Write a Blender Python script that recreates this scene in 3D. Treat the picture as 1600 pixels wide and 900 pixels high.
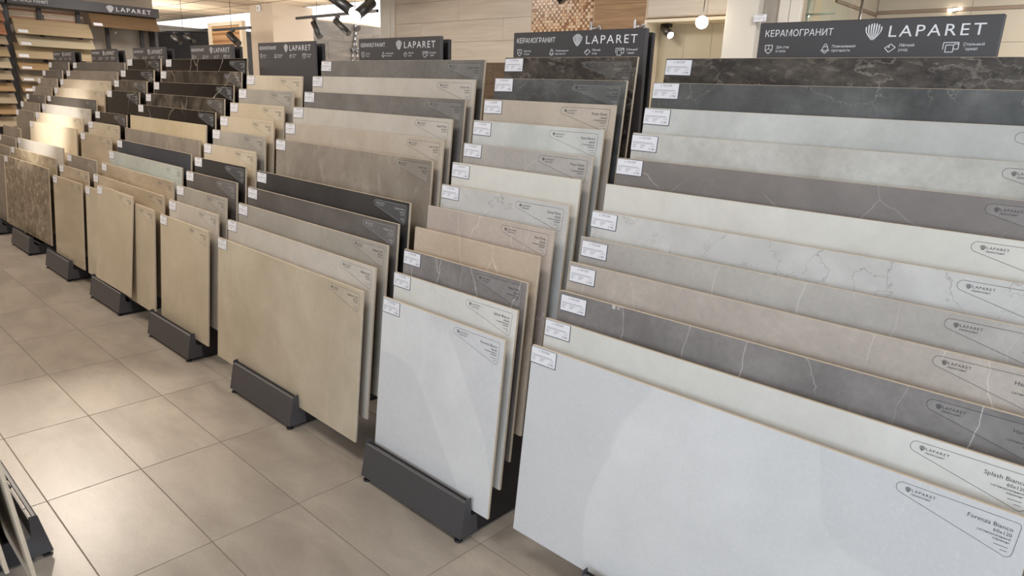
import bpy, bmesh, math, random
from mathutils import Vector, Matrix, Euler

for o in list(bpy.data.objects):
    bpy.data.objects.remove(o, do_unlink=True)
scene = bpy.context.scene
COL = scene.collection
random.seed(7)
PI = math.pi

# ------------------------------------------------------------------ camera
CAM_YAW, CAM_PITCH, CAM_ROLL = 0.73745, 0.27701, 0.04026
def camera_matrix():
    f = Vector((-math.sin(CAM_YAW)*math.cos(CAM_PITCH), math.cos(CAM_YAW)*math.cos(CAM_PITCH), -math.sin(CAM_PITCH)))
    r = Vector((math.cos(CAM_YAW), math.sin(CAM_YAW), 0)); u = r.cross(f)
    c, s = math.cos(CAM_ROLL), math.sin(CAM_ROLL)
    r2, u2 = c*r + s*u, -s*r + c*u
    m = Matrix((r2, u2, -f)).transposed().to_4x4()
    m.translation = Vector((2.52999, -0.75368, 1.40774))
    return m
cam_data = bpy.data.cameras.new('camera')
cam_data.sensor_width = 36.0
cam_data.lens = 36.0*1063.093/1600.0
cam_data.clip_start = 0.02
cam = bpy.data.objects.new('camera', cam_data); COL.objects.link(cam)
cam.matrix_world = camera_matrix()
scene.camera = cam

# ------------------------------------------------------------------ world, lights, exposure
world = bpy.data.worlds.new('overcast_sky'); scene.world = world
world.use_nodes = True
wb = world.node_tree.nodes['Background']
wb.inputs[0].default_value = (0.62, 0.74, 0.95, 1); wb.inputs[1].default_value = 1.2

vs = scene.view_settings
vs.view_transform = 'Standard'; vs.look = 'None'; vs.gamma = 1.0; vs.use_curve_mapping = False
vs.exposure = 0.0

def area_light(name, loc, target, sx, sy, power, col, spread=PI):
    l = bpy.data.lights.new(name, 'AREA'); l.shape = 'RECTANGLE'; l.size = sx; l.size_y = sy
    l.energy = power; l.color = col; l.spread = spread
    o = bpy.data.objects.new(name, l); COL.objects.link(o)
    o.location = loc
    o.rotation_euler = (Vector(target)-Vector(loc)).to_track_quat('-Z', 'Y').to_euler()
    return o
def spot_light(name, loc, target, power, angle, col, blend=0.6, rad=0.04):
    l = bpy.data.lights.new(name, 'SPOT'); l.energy = power; l.spot_size = math.radians(angle); l.spot_blend = blend
    l.color = col; l.shadow_soft_size = rad
    o = bpy.data.objects.new(name, l); COL.objects.link(o); o.location = loc
    o.rotation_euler = (Vector(target)-Vector(loc)).to_track_quat('-Z', 'Y').to_euler()
    return o
WARM = (1.0, 0.89, 0.76); NEUT = (1.0, 0.96, 0.91); COOL = (0.80, 0.90, 1.0)
# daylight through the shop windows behind and to the right of the camera
area_light('daylight_front_window', (3.3, -3.3, 1.75), (2.4, 1.2, 0.9), 3.2, 2.0, 104, COOL)
area_light('daylight_right_window', (5.3, 0.4, 1.7), (0.0, 0.6, 0.8), 3.0, 2.0, 60, COOL)
# ceiling fittings over the aisles (their panels are built further down)
CEIL_Z = 2.6
AISLE_PANELS = [(-6.3, -0.3), (-3.9, -0.3), (-1.5, -0.3), (0.9, -0.3)]
for i, (x, y) in enumerate(AISLE_PANELS):
    area_light('aisle_panel_light', (x, y, CEIL_Z-0.05), (x, y, 0), 0.6, 0.6, [38, 33, 26, 18][i], WARM if i < 3 else NEUT)
BACK_PANELS = [(-6.3, 2.4), (-6.3, 4.2), (-3.3, 2.4), (-0.9, 2.7), (1.5, 2.9), (2.1, 4.5)]
for x, y in BACK_PANELS:
    area_light('rear_panel_light', (x, y, CEIL_Z-0.05), (x, y, 0), 0.6, 0.6, 22 if x < -6 else 33, NEUT)
# track spots above the aisle
spot_light('aisle_spot', (-3.2, 0.45, 2.5), (-0.40, -0.12, 0), 420, 22, WARM, 1.0)
spot_light('aisle_spot', (-3.4, -1.3, 2.35), (-4.25, 0.9, 1.02), 520, 22, NEUT, 1.0)
spot_light('aisle_spot', (-2.2, -1.4, 2.35), (-2.1, 0.9, 1.1), 50, 60, WARM, 0.9)
spot_light('aisle_spot', (-0.9, -1.4, 2.35), (-0.7, 0.8, 0.9), 40, 60, WARM, 0.9)
# unseen upward fill lights, added to brighten the ceiling beyond the racks
for x, y, e in ((-12.8, 3.6, 16), (-10.0, 3.6, 30), (-6.2, 4.2, 24), (-2.5, 2.4, 12)):
    area_light('ceiling_fill_light', (x, y, 1.2), (x-0.2, y+0.2, 2.6), 1.6, 0.4, e, (1.0, 0.94, 0.85), math.radians(105))
# far hall
area_light('far_hall_light', (-9.5, 7.5, 2.5), (-9.5, 7.0, 0), 4, 3, 260, (1.0, 0.97, 0.93))
area_light('slate_fill_light', (-5.6, 6.6, 2.5), (-7.9, 6.6, 1.6), 1.2, 0.6, 60, NEUT)  # extra fill with no fitting, added to lift the slate wall
area_light('column_fill_light', (-8.6, 3.0, 2.45), (-8.6, 4.9, 1.9), 1.6, 0.6, 34, WARM)  # unseen fill light added to brighten the column

# ------------------------------------------------------------------ helpers
def lin(c):
    return c/12.92 if c <= 0.04045 else ((c+0.055)/1.055)**2.4
def rgb(h):
    h = h.lstrip('#')
    return tuple(lin(int(h[i:i+2], 16)/255) for i in (0, 2, 4)) + (1.0,)

def mat_plain(name, hexcol, rough=0.5, metal=0.0, emit=None, estr=0.0, noise=0.0, nscale=30.0, bump=0.0):
    m = bpy.data.materials.new(name); m.use_nodes = True
    nt = m.node_tree; b = nt.nodes['Principled BSDF']
    col = rgb(hexcol)
    b.inputs['Base Color'].default_value = col
    b.inputs['Roughness'].default_value = rough
    b.inputs['Metallic'].default_value = metal
    if emit:
        b.inputs['Emission Color'].default_value = rgb(emit); b.inputs['Emission Strength'].default_value = estr
    if noise > 0 or bump > 0:
        tc = nt.nodes.new('ShaderNodeTexCoord'); n = nt.nodes.new('ShaderNodeTexNoise')
        n.inputs['Scale'].default_value = nscale; n.inputs['Detail'].default_value = 5
        nt.links.new(tc.outputs['Object'], n.inputs['Vector'])
        if noise > 0:
            r = nt.nodes.new('ShaderNodeValToRGB')
            r.color_ramp.elements[0].position = 0.3; r.color_ramp.elements[1].position = 0.7
            r.color_ramp.elements[0].color = tuple(max(0, c*(1-noise)) for c in col[:3])+(1,)
            r.color_ramp.elements[1].color = tuple(min(1, c*(1+noise)) for c in col[:3])+(1,)
            nt.links.new(n.outputs['Fac'], r.inputs['Fac']); nt.links.new(r.outputs['Color'], b.inputs['Base Color'])
        if bump > 0:
            bp = nt.nodes.new('ShaderNodeBump'); bp.inputs['Strength'].default_value = bump; bp.inputs['Distance'].default_value = 0.002
            nt.links.new(n.outputs['Fac'], bp.inputs['Height']); nt.links.new(bp.outputs['Normal'], b.inputs['Normal'])
    return m

def mat_stone(name, c1, c2, seed=0.0, mscale=3.0, grain=0.06, gscale=90.0, rough=0.5,
              vein=None, vscale=2.2, vwidth=0.012, vamt=0.7, vmask=0.5, cloud=None, cscale=1.2, camt=0.0, cedge=(0.45, 0.62),
              speck=None, sscale=60, samt=0.0, stretch=(1, 1, 1), coord='Object', spec=0.4, vstretch=(1, 1, 1), bump=0.02, vdist=0.22, blotch=0.08):
    """mottled stone print: two tones, fine grain, optional masked crack veins, clouds and specks"""
    m = bpy.data.materials.new(name); m.use_nodes = True
    nt = m.node_tree; N = nt.nodes; L = nt.links; b = N['Principled BSDF']
    tc = N.new('ShaderNodeTexCoord'); mp = N.new('ShaderNodeMapping')
    mp.inputs['Location'].default_value = (seed*3.1, seed*1.7, seed*2.3); mp.inputs['Scale'].default_value = stretch
    if coord == 'Object':
        oi = N.new('ShaderNodeObjectInfo'); ad = N.new('ShaderNodeVectorMath'); ad.operation = 'ADD'
        sc = N.new('ShaderNodeVectorMath'); sc.operation = 'SCALE'; sc.inputs['Scale'].default_value = 7.0
        cb = N.new('ShaderNodeCombineXYZ')
        for i in range(3): L.new(oi.outputs['Random'], cb.inputs[i])
        L.new(cb.outputs[0], sc.inputs[0]); L.new(tc.outputs['Object'], ad.inputs[0]); L.new(sc.outputs[0], ad.inputs[1])
        L.new(ad.outputs[0], mp.inputs['Vector'])
    else:
        L.new(tc.outputs[coord], mp.inputs['Vector'])
    V = mp.outputs['Vector']
    def noise(scale, detail=6, dist=0.0, rough_=0.55, vec=None):
        n = N.new('ShaderNodeTexNoise'); n.inputs['Scale'].default_value = scale; n.inputs['Detail'].default_value = detail
        n.inputs['Distortion'].default_value = dist; n.inputs['Roughness'].default_value = rough_
        L.new(vec or V, n.inputs['Vector']); return n
    def ramp(src, p0, p1, a=(0, 0, 0, 1), c=(1, 1, 1, 1)):
        r = N.new('ShaderNodeValToRGB'); e = r.color_ramp.elements
        e[0].position = p0; e[1].position = p1; e[0].color = a; e[1].color = c
        L.new(src, r.inputs['Fac']); return r.outputs['Color']
    def mix(fac, a, c, mode='MIX'):
        x = N.new('ShaderNodeMix'); x.data_type = 'RGBA'; x.blend_type = mode
        if hasattr(fac, 'is_linked'): L.new(fac, x.inputs['Factor'])
        else: x.inputs['Factor'].default_value = fac
        for k, v in (('A', a), ('B', c)):
            s = [i for i in x.inputs if i.name == k and i.type == 'RGBA'][0]
            if isinstance(v, tuple): s.default_value = v
            else: L.new(v, s)
        return [o for o in x.outputs if o.type == 'RGBA'][0]
    def mathn(op, a, c):
        x = N.new('ShaderNodeMath'); x.operation = op
        for i, v in enumerate((a, c)):
            if isinstance(v, (int, float)): x.inputs[i].default_value = v
            else: L.new(v, x.inputs[i])
        return x.outputs[0]
    A1, A2 = rgb(c1), rgb(c2); mid = [(p_+q_)/2 for p_, q_ in zip(A1, A2)]
    A1 = tuple(max(0, m_+(p_-m_)*1.5) for p_, m_ in zip(A1[:3], mid))+(1,); A2 = tuple(min(1, m_+(p_-m_)*1.5) for p_, m_ in zip(A2[:3], mid))+(1,)
    col = ramp(noise(mscale, 7, 0.4, 0.6).outputs['Fac'], 0.36, 0.64, A1, A2)
    if blotch > 0:
        col = mix(1.0, col, ramp(noise(11, 6, 0.5, 0.65).outputs['Fac'], 0.35, 0.65, (1-blotch,)*3+(1,), (1, 1, 1, 1)), 'MULTIPLY')
    if cloud:
        f = ramp(noise(cscale, 3 if cedge[1]-cedge[0] > 0.1 else 0, 1.2).outputs['Fac'], cedge[0], cedge[1])
        col = mix(mathn('MULTIPLY', f, camt), col, rgb(cloud))
    g = noise(gscale, 3, 0, 0.7)
    col = mix(1.0, col, ramp(g.outputs['Fac'], 0.3, 0.7, (1-grain*1.3,)*3+(1,), (1, 1, 1, 1)), 'MULTIPLY')
    if speck:
        s = ramp(noise(sscale, 4, 0.6, 0.7).outputs['Fac'], 0.56, 0.64)
        col = mix(mathn('MULTIPLY', s, samt), col, rgb(speck))
    if vein:
        dn = noise(vscale*0.9, 5, 0.0, 0.6)
        mp2 = N.new('ShaderNodeMapping'); mp2.inputs['Scale'].default_value = vstretch; mp2.inputs['Rotation'].default_value = (0, 0.6, 0)
        L.new(V, mp2.inputs['Vector'])
        dv = N.new('ShaderNodeVectorMath'); dv.operation = 'MULTIPLY_ADD'
        L.new(dn.outputs['Color'], dv.inputs[0]); dv.inputs[1].default_value = (vdist, vdist, vdist); L.new(mp2.outputs[0], dv.inputs[2])
        sx = N.new('ShaderNodeSeparateXYZ'); cx = N.new('ShaderNodeCombineXYZ')
        L.new(dv.outputs[0], sx.inputs[0]); L.new(sx.outputs[0], cx.inputs[0]); L.new(sx.outputs[2], cx.inputs[1])
        vo = N.new('ShaderNodeTexVoronoi'); vo.voronoi_dimensions = '2D'; vo.feature = 'DISTANCE_TO_EDGE'; vo.inputs['Scale'].default_value = vscale
        L.new(cx.outputs[0], vo.inputs['Vector'])
        v1 = ramp(vo.outputs['Distance'], 0.0, vwidth, (1, 1, 1, 1), (0, 0, 0, 1))
        mk = ramp(noise(vscale*0.8, 2, 0.3).outputs['Fac'], vmask-0.06, vmask+0.1)
        f = mathn('MULTIPLY', mathn('MULTIPLY', v1, mk), vamt)
        col = mix(f, col, rgb(vein))
    L.new(col, b.inputs['Base Color'])
    b.inputs['Roughness'].default_value = rough
    b.inputs['Specular IOR Level'].default_value = spec
    if bump > 0:
        bp = N.new('ShaderNodeBump'); bp.inputs['Strength'].default_value = bump; bp.inputs['Distance'].default_value = 0.002
        L.new(g.outputs['Fac'], bp.inputs['Height']); L.new(bp.outputs['Normal'], b.inputs['Normal'])
    return m

def mat_wood(name, c1, c2, axis='x', scale=6.0, rough=0.5, seed=0.0, rand=True):
    m = bpy.data.materials.new(name); m.use_nodes = True
    nt = m.node_tree; N = nt.nodes; L = nt.links; b = N['Principled BSDF']
    tc = N.new('ShaderNodeTexCoord'); mp = N.new('ShaderNodeMapping')
    mp.inputs['Scale'].default_value = {'x': (0.6, 9, 9), 'y': (9, 0.6, 9), 'z': (9, 9, 0.6)}[axis]
    mp.inputs['Location'].default_value = (seed, seed*2, seed*3)
    if rand:
        oi = N.new('ShaderNodeObjectInfo'); cb = N.new('ShaderNodeCombineXYZ')
        for i in range(3): L.new(oi.outputs['Random'], cb.inputs[i])
        sc = N.new('ShaderNodeVectorMath'); sc.operation = 'SCALE'; sc.inputs['Scale'].default_value = 9.0
        ad = N.new('ShaderNodeVectorMath'); ad.operation = 'ADD'
        L.new(cb.outputs[0], sc.inputs[0]); L.new(tc.outputs['Object'], ad.inputs[0]); L.new(sc.outputs[0], ad.inputs[1]); L.new(ad.outputs[0], mp.inputs['Vector'])
    else:
        L.new(tc.outputs['Object'], mp.inputs['Vector'])
    n = N.new('ShaderNodeTexNoise'); n.inputs['Scale'].default_value = scale*0.35; n.inputs['Detail'].default_value = 8; n.inputs['Distortion'].default_value = 0.7
    n.inputs['Roughness'].default_value = 0.65
    L.new(mp.outputs[0], n.inputs['Vector'])
    r = N.new('ShaderNodeValToRGB'); e = r.color_ramp.elements
    e[0].position = 0.3; e[1].position = 0.68; e[0].color = rgb(c1); e[1].color = rgb(c2)
    L.new(n.outputs['Fac'], r.inputs['Fac']); L.new(r.outputs['Color'], b.inputs['Base Color'])
    b.inputs['Roughness'].default_value = rough
    return m

def bm_box(bm, x0, x1, y0, y1, z0, z1, mi=0, M=None):
    vs_ = [Vector((x, y, z)) for x in (x0, x1) for y in (y0, y1) for z in (z0, z1)]
    if M is not None: vs_ = [M @ v for v in vs_]
    v = [bm.verts.new(p) for p in vs_]
    fs = []
    for q in ((0, 1, 3, 2), (4, 6, 7, 5), (0, 4, 5, 1), (2, 3, 7, 6), (0, 2, 6, 4), (1, 5, 7, 3)):
        f = bm.faces.new([v[i] for i in q]); f.material_index = mi; fs.append(f)
    return fs
def bm_cyl(bm, p0, p1, r0, r1=None, seg=16, mi=0, cap=True):
    r1 = r0 if r1 is None else r1
    p0, p1 = Vector(p0), Vector(p1); d = (p1-p0).normalized()
    a = d.orthogonal().normalized(); c = d.cross(a)
    A = [bm.verts.new(p0+r0*(math.cos(2*PI*i/seg)*a+math.sin(2*PI*i/seg)*c)) for i in range(seg)]
    B = [bm.verts.new(p1+r1*(math.cos(2*PI*i/seg)*a+math.sin(2*PI*i/seg)*c)) for i in range(seg)]
    for i in range(seg):
        f = bm.faces.new((A[i], A[(i+1) % seg], B[(i+1) % seg], B[i])); f.material_index = mi; f.smooth = True
    if cap:
        f = bm.faces.new(A[::-1]); f.material_index = mi
        f = bm.faces.new(B); f.material_index = mi
def bm_prism_x(bm, prof, x0, x1, mi=0):
    """extrude a closed (y,z) profile along x"""
    A = [bm.verts.new((x0, y, z)) for y, z in prof]; B = [bm.verts.new((x1, y, z)) for y, z in prof]
    n = len(prof)
    fs = [bm.faces.new((A[i], A[(i+1) % n], B[(i+1) % n], B[i])) for i in range(n)]
    fs += [bm.faces.new(A[::-1]), bm.faces.new(B)]
    for f in fs: f.material_index = mi
def bm_poly(bm, pts, y, mi=0):
    """flat polygon in the local x,z plane, facing -y"""
    f = bm.faces.new([bm.verts.new((x, y, z)) for x, z in pts]); f.material_index = mi
def bm_line(bm, a, b_, w, y, mi=0):
    ax, az = a; bx, bz = b_
    dx, dz = bx-ax, bz-az; l = math.hypot(dx, dz) or 1e-6
    nx, nz = -dz/l*w/2, dx/l*w/2
    bm_poly(bm, [(ax+nx, az+nz), (bx+nx, bz+nz), (bx-nx, bz-nz), (ax-nx, az-nz)], y, mi)
def polyline(bm, pts, w, y, mi=0, closed=False):
    n = len(pts)
    for i in range(n if closed else n-1):
        bm_line(bm, pts[i], pts[(i+1) % n], w, y, mi)

def mesh_of(bm, name, mats, bevel=0.0, fixn=True):
    if bevel > 0:
        bmesh.ops.bevel(bm, geom=list(bm.edges), offset=bevel, segments=1, affect='EDGES', clamp_overlap=True)
    if fixn: bmesh.ops.recalc_face_normals(bm, faces=bm.faces)
    me = bpy.data.meshes.new(name); bm.to_mesh(me); bm.free()
    for m in mats: me.materials.append(m)
    return me
def link(name, me, parent=None, loc=(0, 0, 0), rot=(0, 0, 0)):
    o = bpy.data.objects.new(name, me); COL.objects.link(o)
    o.location = loc; o.rotation_euler = rot
    if parent: o.parent = parent
    return o
def tag(o, label, cat, group=None, kind=None):
    if label: o['label'] = label
    if cat: o['category'] = cat
    if group: o['group'] = group
    if kind: o['kind'] = kind
    return o
def thing(name, label, cat, loc=(0, 0, 0), rot=(0, 0, 0), group=None):
    return tag(link(name, None, None, loc, rot), label, cat, group)
def struct(name, me, loc=(0, 0, 0), parent=None):
    o = link(name, me, parent, loc)
    if not parent: o['kind'] = 'structure'
    return o

# text as flat faces, cached: list of polygons in (x, z) with left baseline origin
_TEXT = {}
def text_polys(s, spacing=1.0, res=2):
    key = (s, spacing, res)
    if key in _TEXT: return _TEXT[key]
    cu = bpy.data.curves.new('lettering', 'FONT'); cu.body = s; cu.size = 1.0; cu.resolution_u = res; cu.space_character = spacing
    ob = bpy.data.objects.new('lettering', cu); COL.objects.link(ob)
    dg = bpy.context.evaluated_depsgraph_get(); dg.update()
    me = bpy.data.meshes.new_from_object(ob.evaluated_get(dg))
    vsx = [(v.co.x, v.co.y) for v in me.vertices]; ps = [list(p.vertices) for p in me.polygons]
    bpy.data.objects.remove(ob); bpy.data.curves.remove(cu); bpy.data.meshes.remove(me)
    if not vsx: _TEXT[key] = ([], [], 0, 0, 1); return _TEXT[key]
    x0 = min(v[0] for v in vsx); x1 = max(v[0] for v in vsx)
    _TEXT[key] = (vsx, ps, x0, x1, max(v[1] for v in vsx))
    return _TEXT[key]
def bm_text(bm, s, x, z, y, width=None, height=None, align='l', mi=0, spacing=1.0, cap=0.69, res=2):
    """cap height `height`; if width is given the text is squeezed to it"""
    vsx, ps, x0, x1, _ = text_polys(s, spacing, res)
    if not vsx: return
    sz = height/cap; sx = sz
    if width: sx = width/(x1-x0)
    off = {'l': x-x0*sx, 'r': x-x1*sx, 'c': x-(x0+x1)/2*sx}[align]
    V = [bm.verts.new((off+px*sx, y, z+pz*sz)) for px, pz in vsx]
    for p in ps:
        try: f = bm.faces.new([V[i] for i in p]); f.material_index = mi
        except ValueError: pass
def bm_emblem(bm, cx, cz, rx, rz, y, mi=0, n=7):
    """fan of curved ribs inside an oval, like a shell"""
    for i in range(n):
        t = (i-(n-1)/2)/((n-1)/2)
        zb = -rz*math.sqrt(1-(0.42*t)**2)*(1-0.25*abs(t)**3); zt = rz*math.sqrt(1-(0.80*t)**2)
        pl, pr = [], []
        for k in range(9):
            s = k/8.0
            x = rx*t*(0.40+0.54*math.sin(min(1, s*1.25)*PI/2)); z = zb+(zt-zb)*s
            w = rx*(0.055+0.045*s)*(1-0.15*abs(t))
            if k in (0, 8): w *= 0.6
            pl.append((cx+x-w, cz+z)); pr.append((cx+x+w, cz+z))
        for k in range(8):
            bm_poly(bm, [pl[k], pr[k], pr[k+1], pl[k+1]], y, mi)

# ------------------------------------------------------------------ common materials
M_frame = mat_plain('rack_graphite_paint', '#474548', 0.45, noise=0.06, nscale=200)
M_frame_dark = mat_plain('rack_black_paint', '#262427', 0.5)
M_white = mat_plain('printed_white', '#e8e9ee', 0.6)
M_card = mat_plain('card_white', '#e4e4ea', 0.55)
M_ink = mat_plain('ink_dark', '#33343a', 0.6)
M_ink_soft = mat_plain('ink_grey', '#8b8d93', 0.6)
M_border = mat_plain('card_border', '#4a4d5a', 0.5)
M_body = mat_plain('porcelain_body', '#cbbba6', 0.75, noise=0.05, nscale=60)
M_black = mat_plain('lamp_black', '#151415', 0.4)
M_chrome = mat_plain('chrome', '#a4a4a8', 0.22, 1.0)
M_lens = mat_plain('lamp_lens', '#ffffff', 0.3, emit='#fff4e4', estr=14.0)
M_lens_off = mat_plain('lamp_lens_dim', '#4a4642', 0.3)
M_white_wall = mat_plain('painted_white', '#d8d2c8', 0.7)
M_beige_wall = mat_plain('painted_beige', '#cdb79d', 0.75, noise=0.02, nscale=3)
M_grout = mat_plain('floor_grout', '#7d7267', 0.9)

# ------------------------------------------------------------------ floor
FT_X, FT_Y = 0.6, 0.3033
M_floor = mat_stone('floor_porcelain', '#998f85', '#a79d92', 3, 2.2, 0.07, 70, 0.38, blotch=0.02, cloud='#91877c', cscale=1.0, camt=0.18, stretch=(1, 2.4, 1), spec=0.35)
bm = bmesh.new(); bm_box(bm, -16, 6.2, -4.6, 10, -0.08, -0.0015)
floor = struct('floor', mesh_of(bm, 'floor', [M_grout]))
bm = bmesh.new(); g = 0.0016
bm_box(bm, g, FT_X-g, g, FT_Y-g, -0.012, 0.0)
me_ft = mesh_of(bm, 'floor_tile', [M_floor], bevel=0.0008)
for i in range(-12, 6):
    for j in range(-4, 6):
        o = link('floor_tile', me_ft, floor, (i*FT_X, j*FT_Y, 0))
# tiles outside the aisle, hidden or far: one joined field
bm = bmesh.new()
for i in range(-24, 10):
    for j in range(-14, 32):
        if -12 <= i < 6 and -4 <= j < 6: continue
        bm_box(bm, i*FT_X+g, (i+1)*FT_X-g, j*FT_Y+g, (j+1)*FT_Y-g, -0.012, 0.0)
o = link('tile_field', mesh_of(bm, 'tile_field', [M_floor]), floor); o['kind'] = 'stuff'

# ------------------------------------------------------------------ ceiling
M_ceil = mat_plain('ceiling_board', '#ddcbb2', 0.85, noise=0.05, nscale=140)
M_ceil_gap = mat_plain('ceiling_rail', '#6f5f4e', 0.7)
M_ceil_white = mat_plain('ceiling_white', '#eeeae4', 0.8)
bm = bmesh.new(); bm_box(bm, -16, 6.2, -4.6, 5.45, CEIL_Z+0.012, CEIL_Z+0.12)
ceiling = struct('ceiling', mesh_of(bm, 'ceiling', [M_ceil_gap]))
bm = bmesh.new(); bm_box(bm, 0.004, 0.596, 0.004, 0.596, 0, 0.011)
me_ct = mesh_of(bm, 'ceiling_tile', [M_ceil], bevel=0.002)
panel_cells = set()
for x, y in AISLE_PANELS + BACK_PANELS:
    panel_cells.add((round((x-0.3)/0.6), round((y+0.3-0.6)/0.6)))
for i in range(-25, -3):
    for j in range(3, 9):
        link('ceiling_tile', me_ct, ceiling, (i*0.6, j*0.6+0.05-0.05, CEIL_Z))
bm = bmesh.new()
for i in range(-26, 10):
    for j in range(-8, 9):
        if -25 <= i < -3 and j >= 3: continue
        bm_box(bm, i*0.6+0.004, i*0.6+0.596, j*0.6+0.004, j*0.6+0.596, CEIL_Z, CEIL_Z+0.011)
o = link('board_field', mesh_of(bm, 'board_field', [M_ceil]), ceiling); o['kind'] = 'stuff'
bm = bmesh.new()
for i in range(-25, 10): bm_box(bm, i*0.6-0.010, i*0.6+0.010, -4.5, 5.4, CEIL_Z-0.002, CEIL_Z+0.004)
for j in range(-7, 10): bm_box(bm, -15.6, 6.0, j*0.6-0.010, j*0.6+0.010, CEIL_Z-0.0025, CEIL_Z+0.004)
o = link('grid_rail', mesh_of(bm, 'grid_rail', [M_ceil_gap]), ceiling); o['kind'] = 'stuff'
# the hall beyond has a bright lit ceiling
M_lit = mat_plain('luminous_panel', '#ffffff', 0.5, emit='#f4f8ff', estr=1.3)
bm = bmesh.new(); bm_box(bm, -16, 6.2, 5.45, 10, CEIL_Z+0.03, CEIL_Z+0.12)
hall_ceiling = struct('ceiling', mesh_of(bm, 'ceiling_hall', [M_ceil_white]))
bm = bmesh.new(); bm_box(bm, 0.006, 0.594, 0.006, 1.194, 0, 0.025)
me_lp = mesh_of(bm, 'light_panel', [M_lit], bevel=0.002)
for i in range(-24, -8):
    for j in range(3):
        link('light_panel', me_lp, hall_ceiling, (i*0.6, 5.5+j*1.2, CEIL_Z+0.004))
# square ceiling lights over the aisles (out of frame, they light the room)
bm = bmesh.new(); bm_box(bm, -0.3, 0.3, -0.3, 0.3, -0.02, 0.0)
me_lf = mesh_of(bm, 'ceiling_light', [M_white], bevel=0.004)
for x, y in AISLE_PANELS + BACK_PANELS:
    link('light_fitting', me_lf, ceiling, (x, y, CEIL_Z-0.003))

# ------------------------------------------------------------------ tile racks
TILT = 0.0858
RACKS = {'A': 1.895, 'B': 0.89, 'C': -0.165, 'D': -1.18, 'E': -2.18, 'F': -3.20, 'G': -4.215, 'H': -5.25}
YAW = {'A': 0.0044, 'B': 0.0012, 'C': -0.0119, 'D': -0.0024, 'E': -0.0085, 'F': 0.0203, 'G': 0.0235, 'H': 0.0079}
WID = dict(A=1.2, B=.6, C=1.2, D=.6, E=1.2, F=.6, G=1.2, H=.6)
NEAR = {'A': 'the nearest rack, far right', 'B': 'second rack from the right', 'C': 'third rack from the right', 'D': 'fourth rack from the right',
        'E': 'fifth rack from the right', 'F': 'sixth rack from the right', 'G': 'seventh rack from the right', 'H': 'eighth and last rack from the right'}
# top-centre of each slab's front face
TOPS = {
'A':{0:(1.920,0.681,0.706), 1:(1.920,0.735,0.777), 2:(1.924,0.790,0.853), 3:(1.909,0.845,0.930), 4:(1.907,0.899,1.000), 5:(1.906,0.954,1.075), 6:(1.908,1.009,1.153), 7:(1.910,1.064,1.231), 8:(1.919,1.120,1.307), 9:(1.920,1.175,1.384), 10:(1.908,1.230,1.462), 11:(1.913,1.286,1.539)},
'B':{0:(0.923,0.663,0.695), 1:(0.921,0.716,0.777), 2:(0.911,0.768,0.853), 3:(0.912,0.818,0.929), 4:(0.916,0.876,1.003), 5:(0.926,0.933,1.079), 6:(0.924,0.987,1.157), 7:(0.923,1.044,1.226), 8:(0.922,1.094,1.309), 9:(0.928,1.143,1.387), 10:(0.928,1.196,1.465), 11:(0.926,1.251,1.543)},
'C':{0:(-0.081,0.655,0.692), 1:(-0.074,0.707,0.774), 2:(-0.075,0.765,0.850), 3:(-0.080,0.820,0.924), 4:(-0.080,0.875,0.999), 6:(-0.081,0.986,1.151), 7:(-0.080,1.039,1.229), 8:(-0.090,1.092,1.306), 9:(-0.081,1.152,1.382), 10:(-0.081,1.204,1.458), 11:(-0.089,1.263,1.536)},
'D':{0:(-1.114,0.673,0.698), 1:(-1.113,0.728,0.774), 2:(-1.116,0.777,0.851), 3:(-1.114,0.836,0.926), 4:(-1.115,0.889,1.002), 5:(-1.114,0.947,1.076), 6:(-1.112,1.002,1.152), 7:(-1.115,1.055,1.227), 8:(-1.110,1.114,1.302), 9:(-1.109,1.171,1.379), 10:(-1.110,1.226,1.456)},
'E':{0:(-2.066,0.666,0.711), 1:(-2.062,0.723,0.786), 2:(-2.059,0.781,0.861), 3:(-2.059,0.835,0.938), 4:(-2.058,0.892,1.012), 5:(-2.060,0.948,1.088), 6:(-2.065,0.993,1.171), 7:(-2.061,1.051,1.243), 8:(-2.058,1.108,1.319), 9:(-2.056,1.168,1.396), 10:(-2.057,1.222,1.473), 11:(-2.068,1.267,1.550)},
'F':{0:(-3.049,0.664,0.710), 1:(-3.051,0.715,0.785), 2:(-3.051,0.774,0.861), 4:(-3.055,0.882,1.018), 5:(-3.053,0.941,1.094), 6:(-3.055,0.996,1.166), 8:(-3.062,1.097,1.321), 9:(-3.061,1.154,1.399), 10:(-3.062,1.210,1.475), 11:(-3.063,1.265,1.554)},
'G':{0:(-4.227,0.684,0.724), 1:(-4.227,0.742,0.797), 2:(-4.227,0.801,0.875), 4:(-4.230,0.910,1.018), 5:(-4.232,0.964,1.095), 6:(-4.231,1.023,1.168), 7:(-4.234,1.074,1.238), 8:(-4.232,1.137,1.311), 9:(-4.234,1.192,1.385), 10:(-4.234,1.250,1.460), 11:(-4.234,1.310,1.532)},
'H':{0:(-5.286,0.691,0.705), 1:(-5.286,0.745,0.780), 2:(-5.286,0.800,0.856), 3:(-5.287,0.846,0.941), 5:(-5.283,0.969,1.089), 6:(-5.285,1.019,1.164), 7:(-5.285,1.073,1.234), 8:(-5.284,1.134,1.309), 9:(-5.285,1.187,1.385), 10:(-5.287,1.238,1.460), 11:(-5.286,1.298,1.535)},
}
SL_H = 0.60; SL_T = 0.0095
def slab_base(s, k):
    x, y, z = TOPS[s][k]; ya = YAW[s]
    up = Vector((-math.sin(TILT)*math.sin(ya), math.sin(TILT)*math.cos(ya), math.cos(TILT)))
    return Vector((x, y, z)) - SL_H*up

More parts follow.
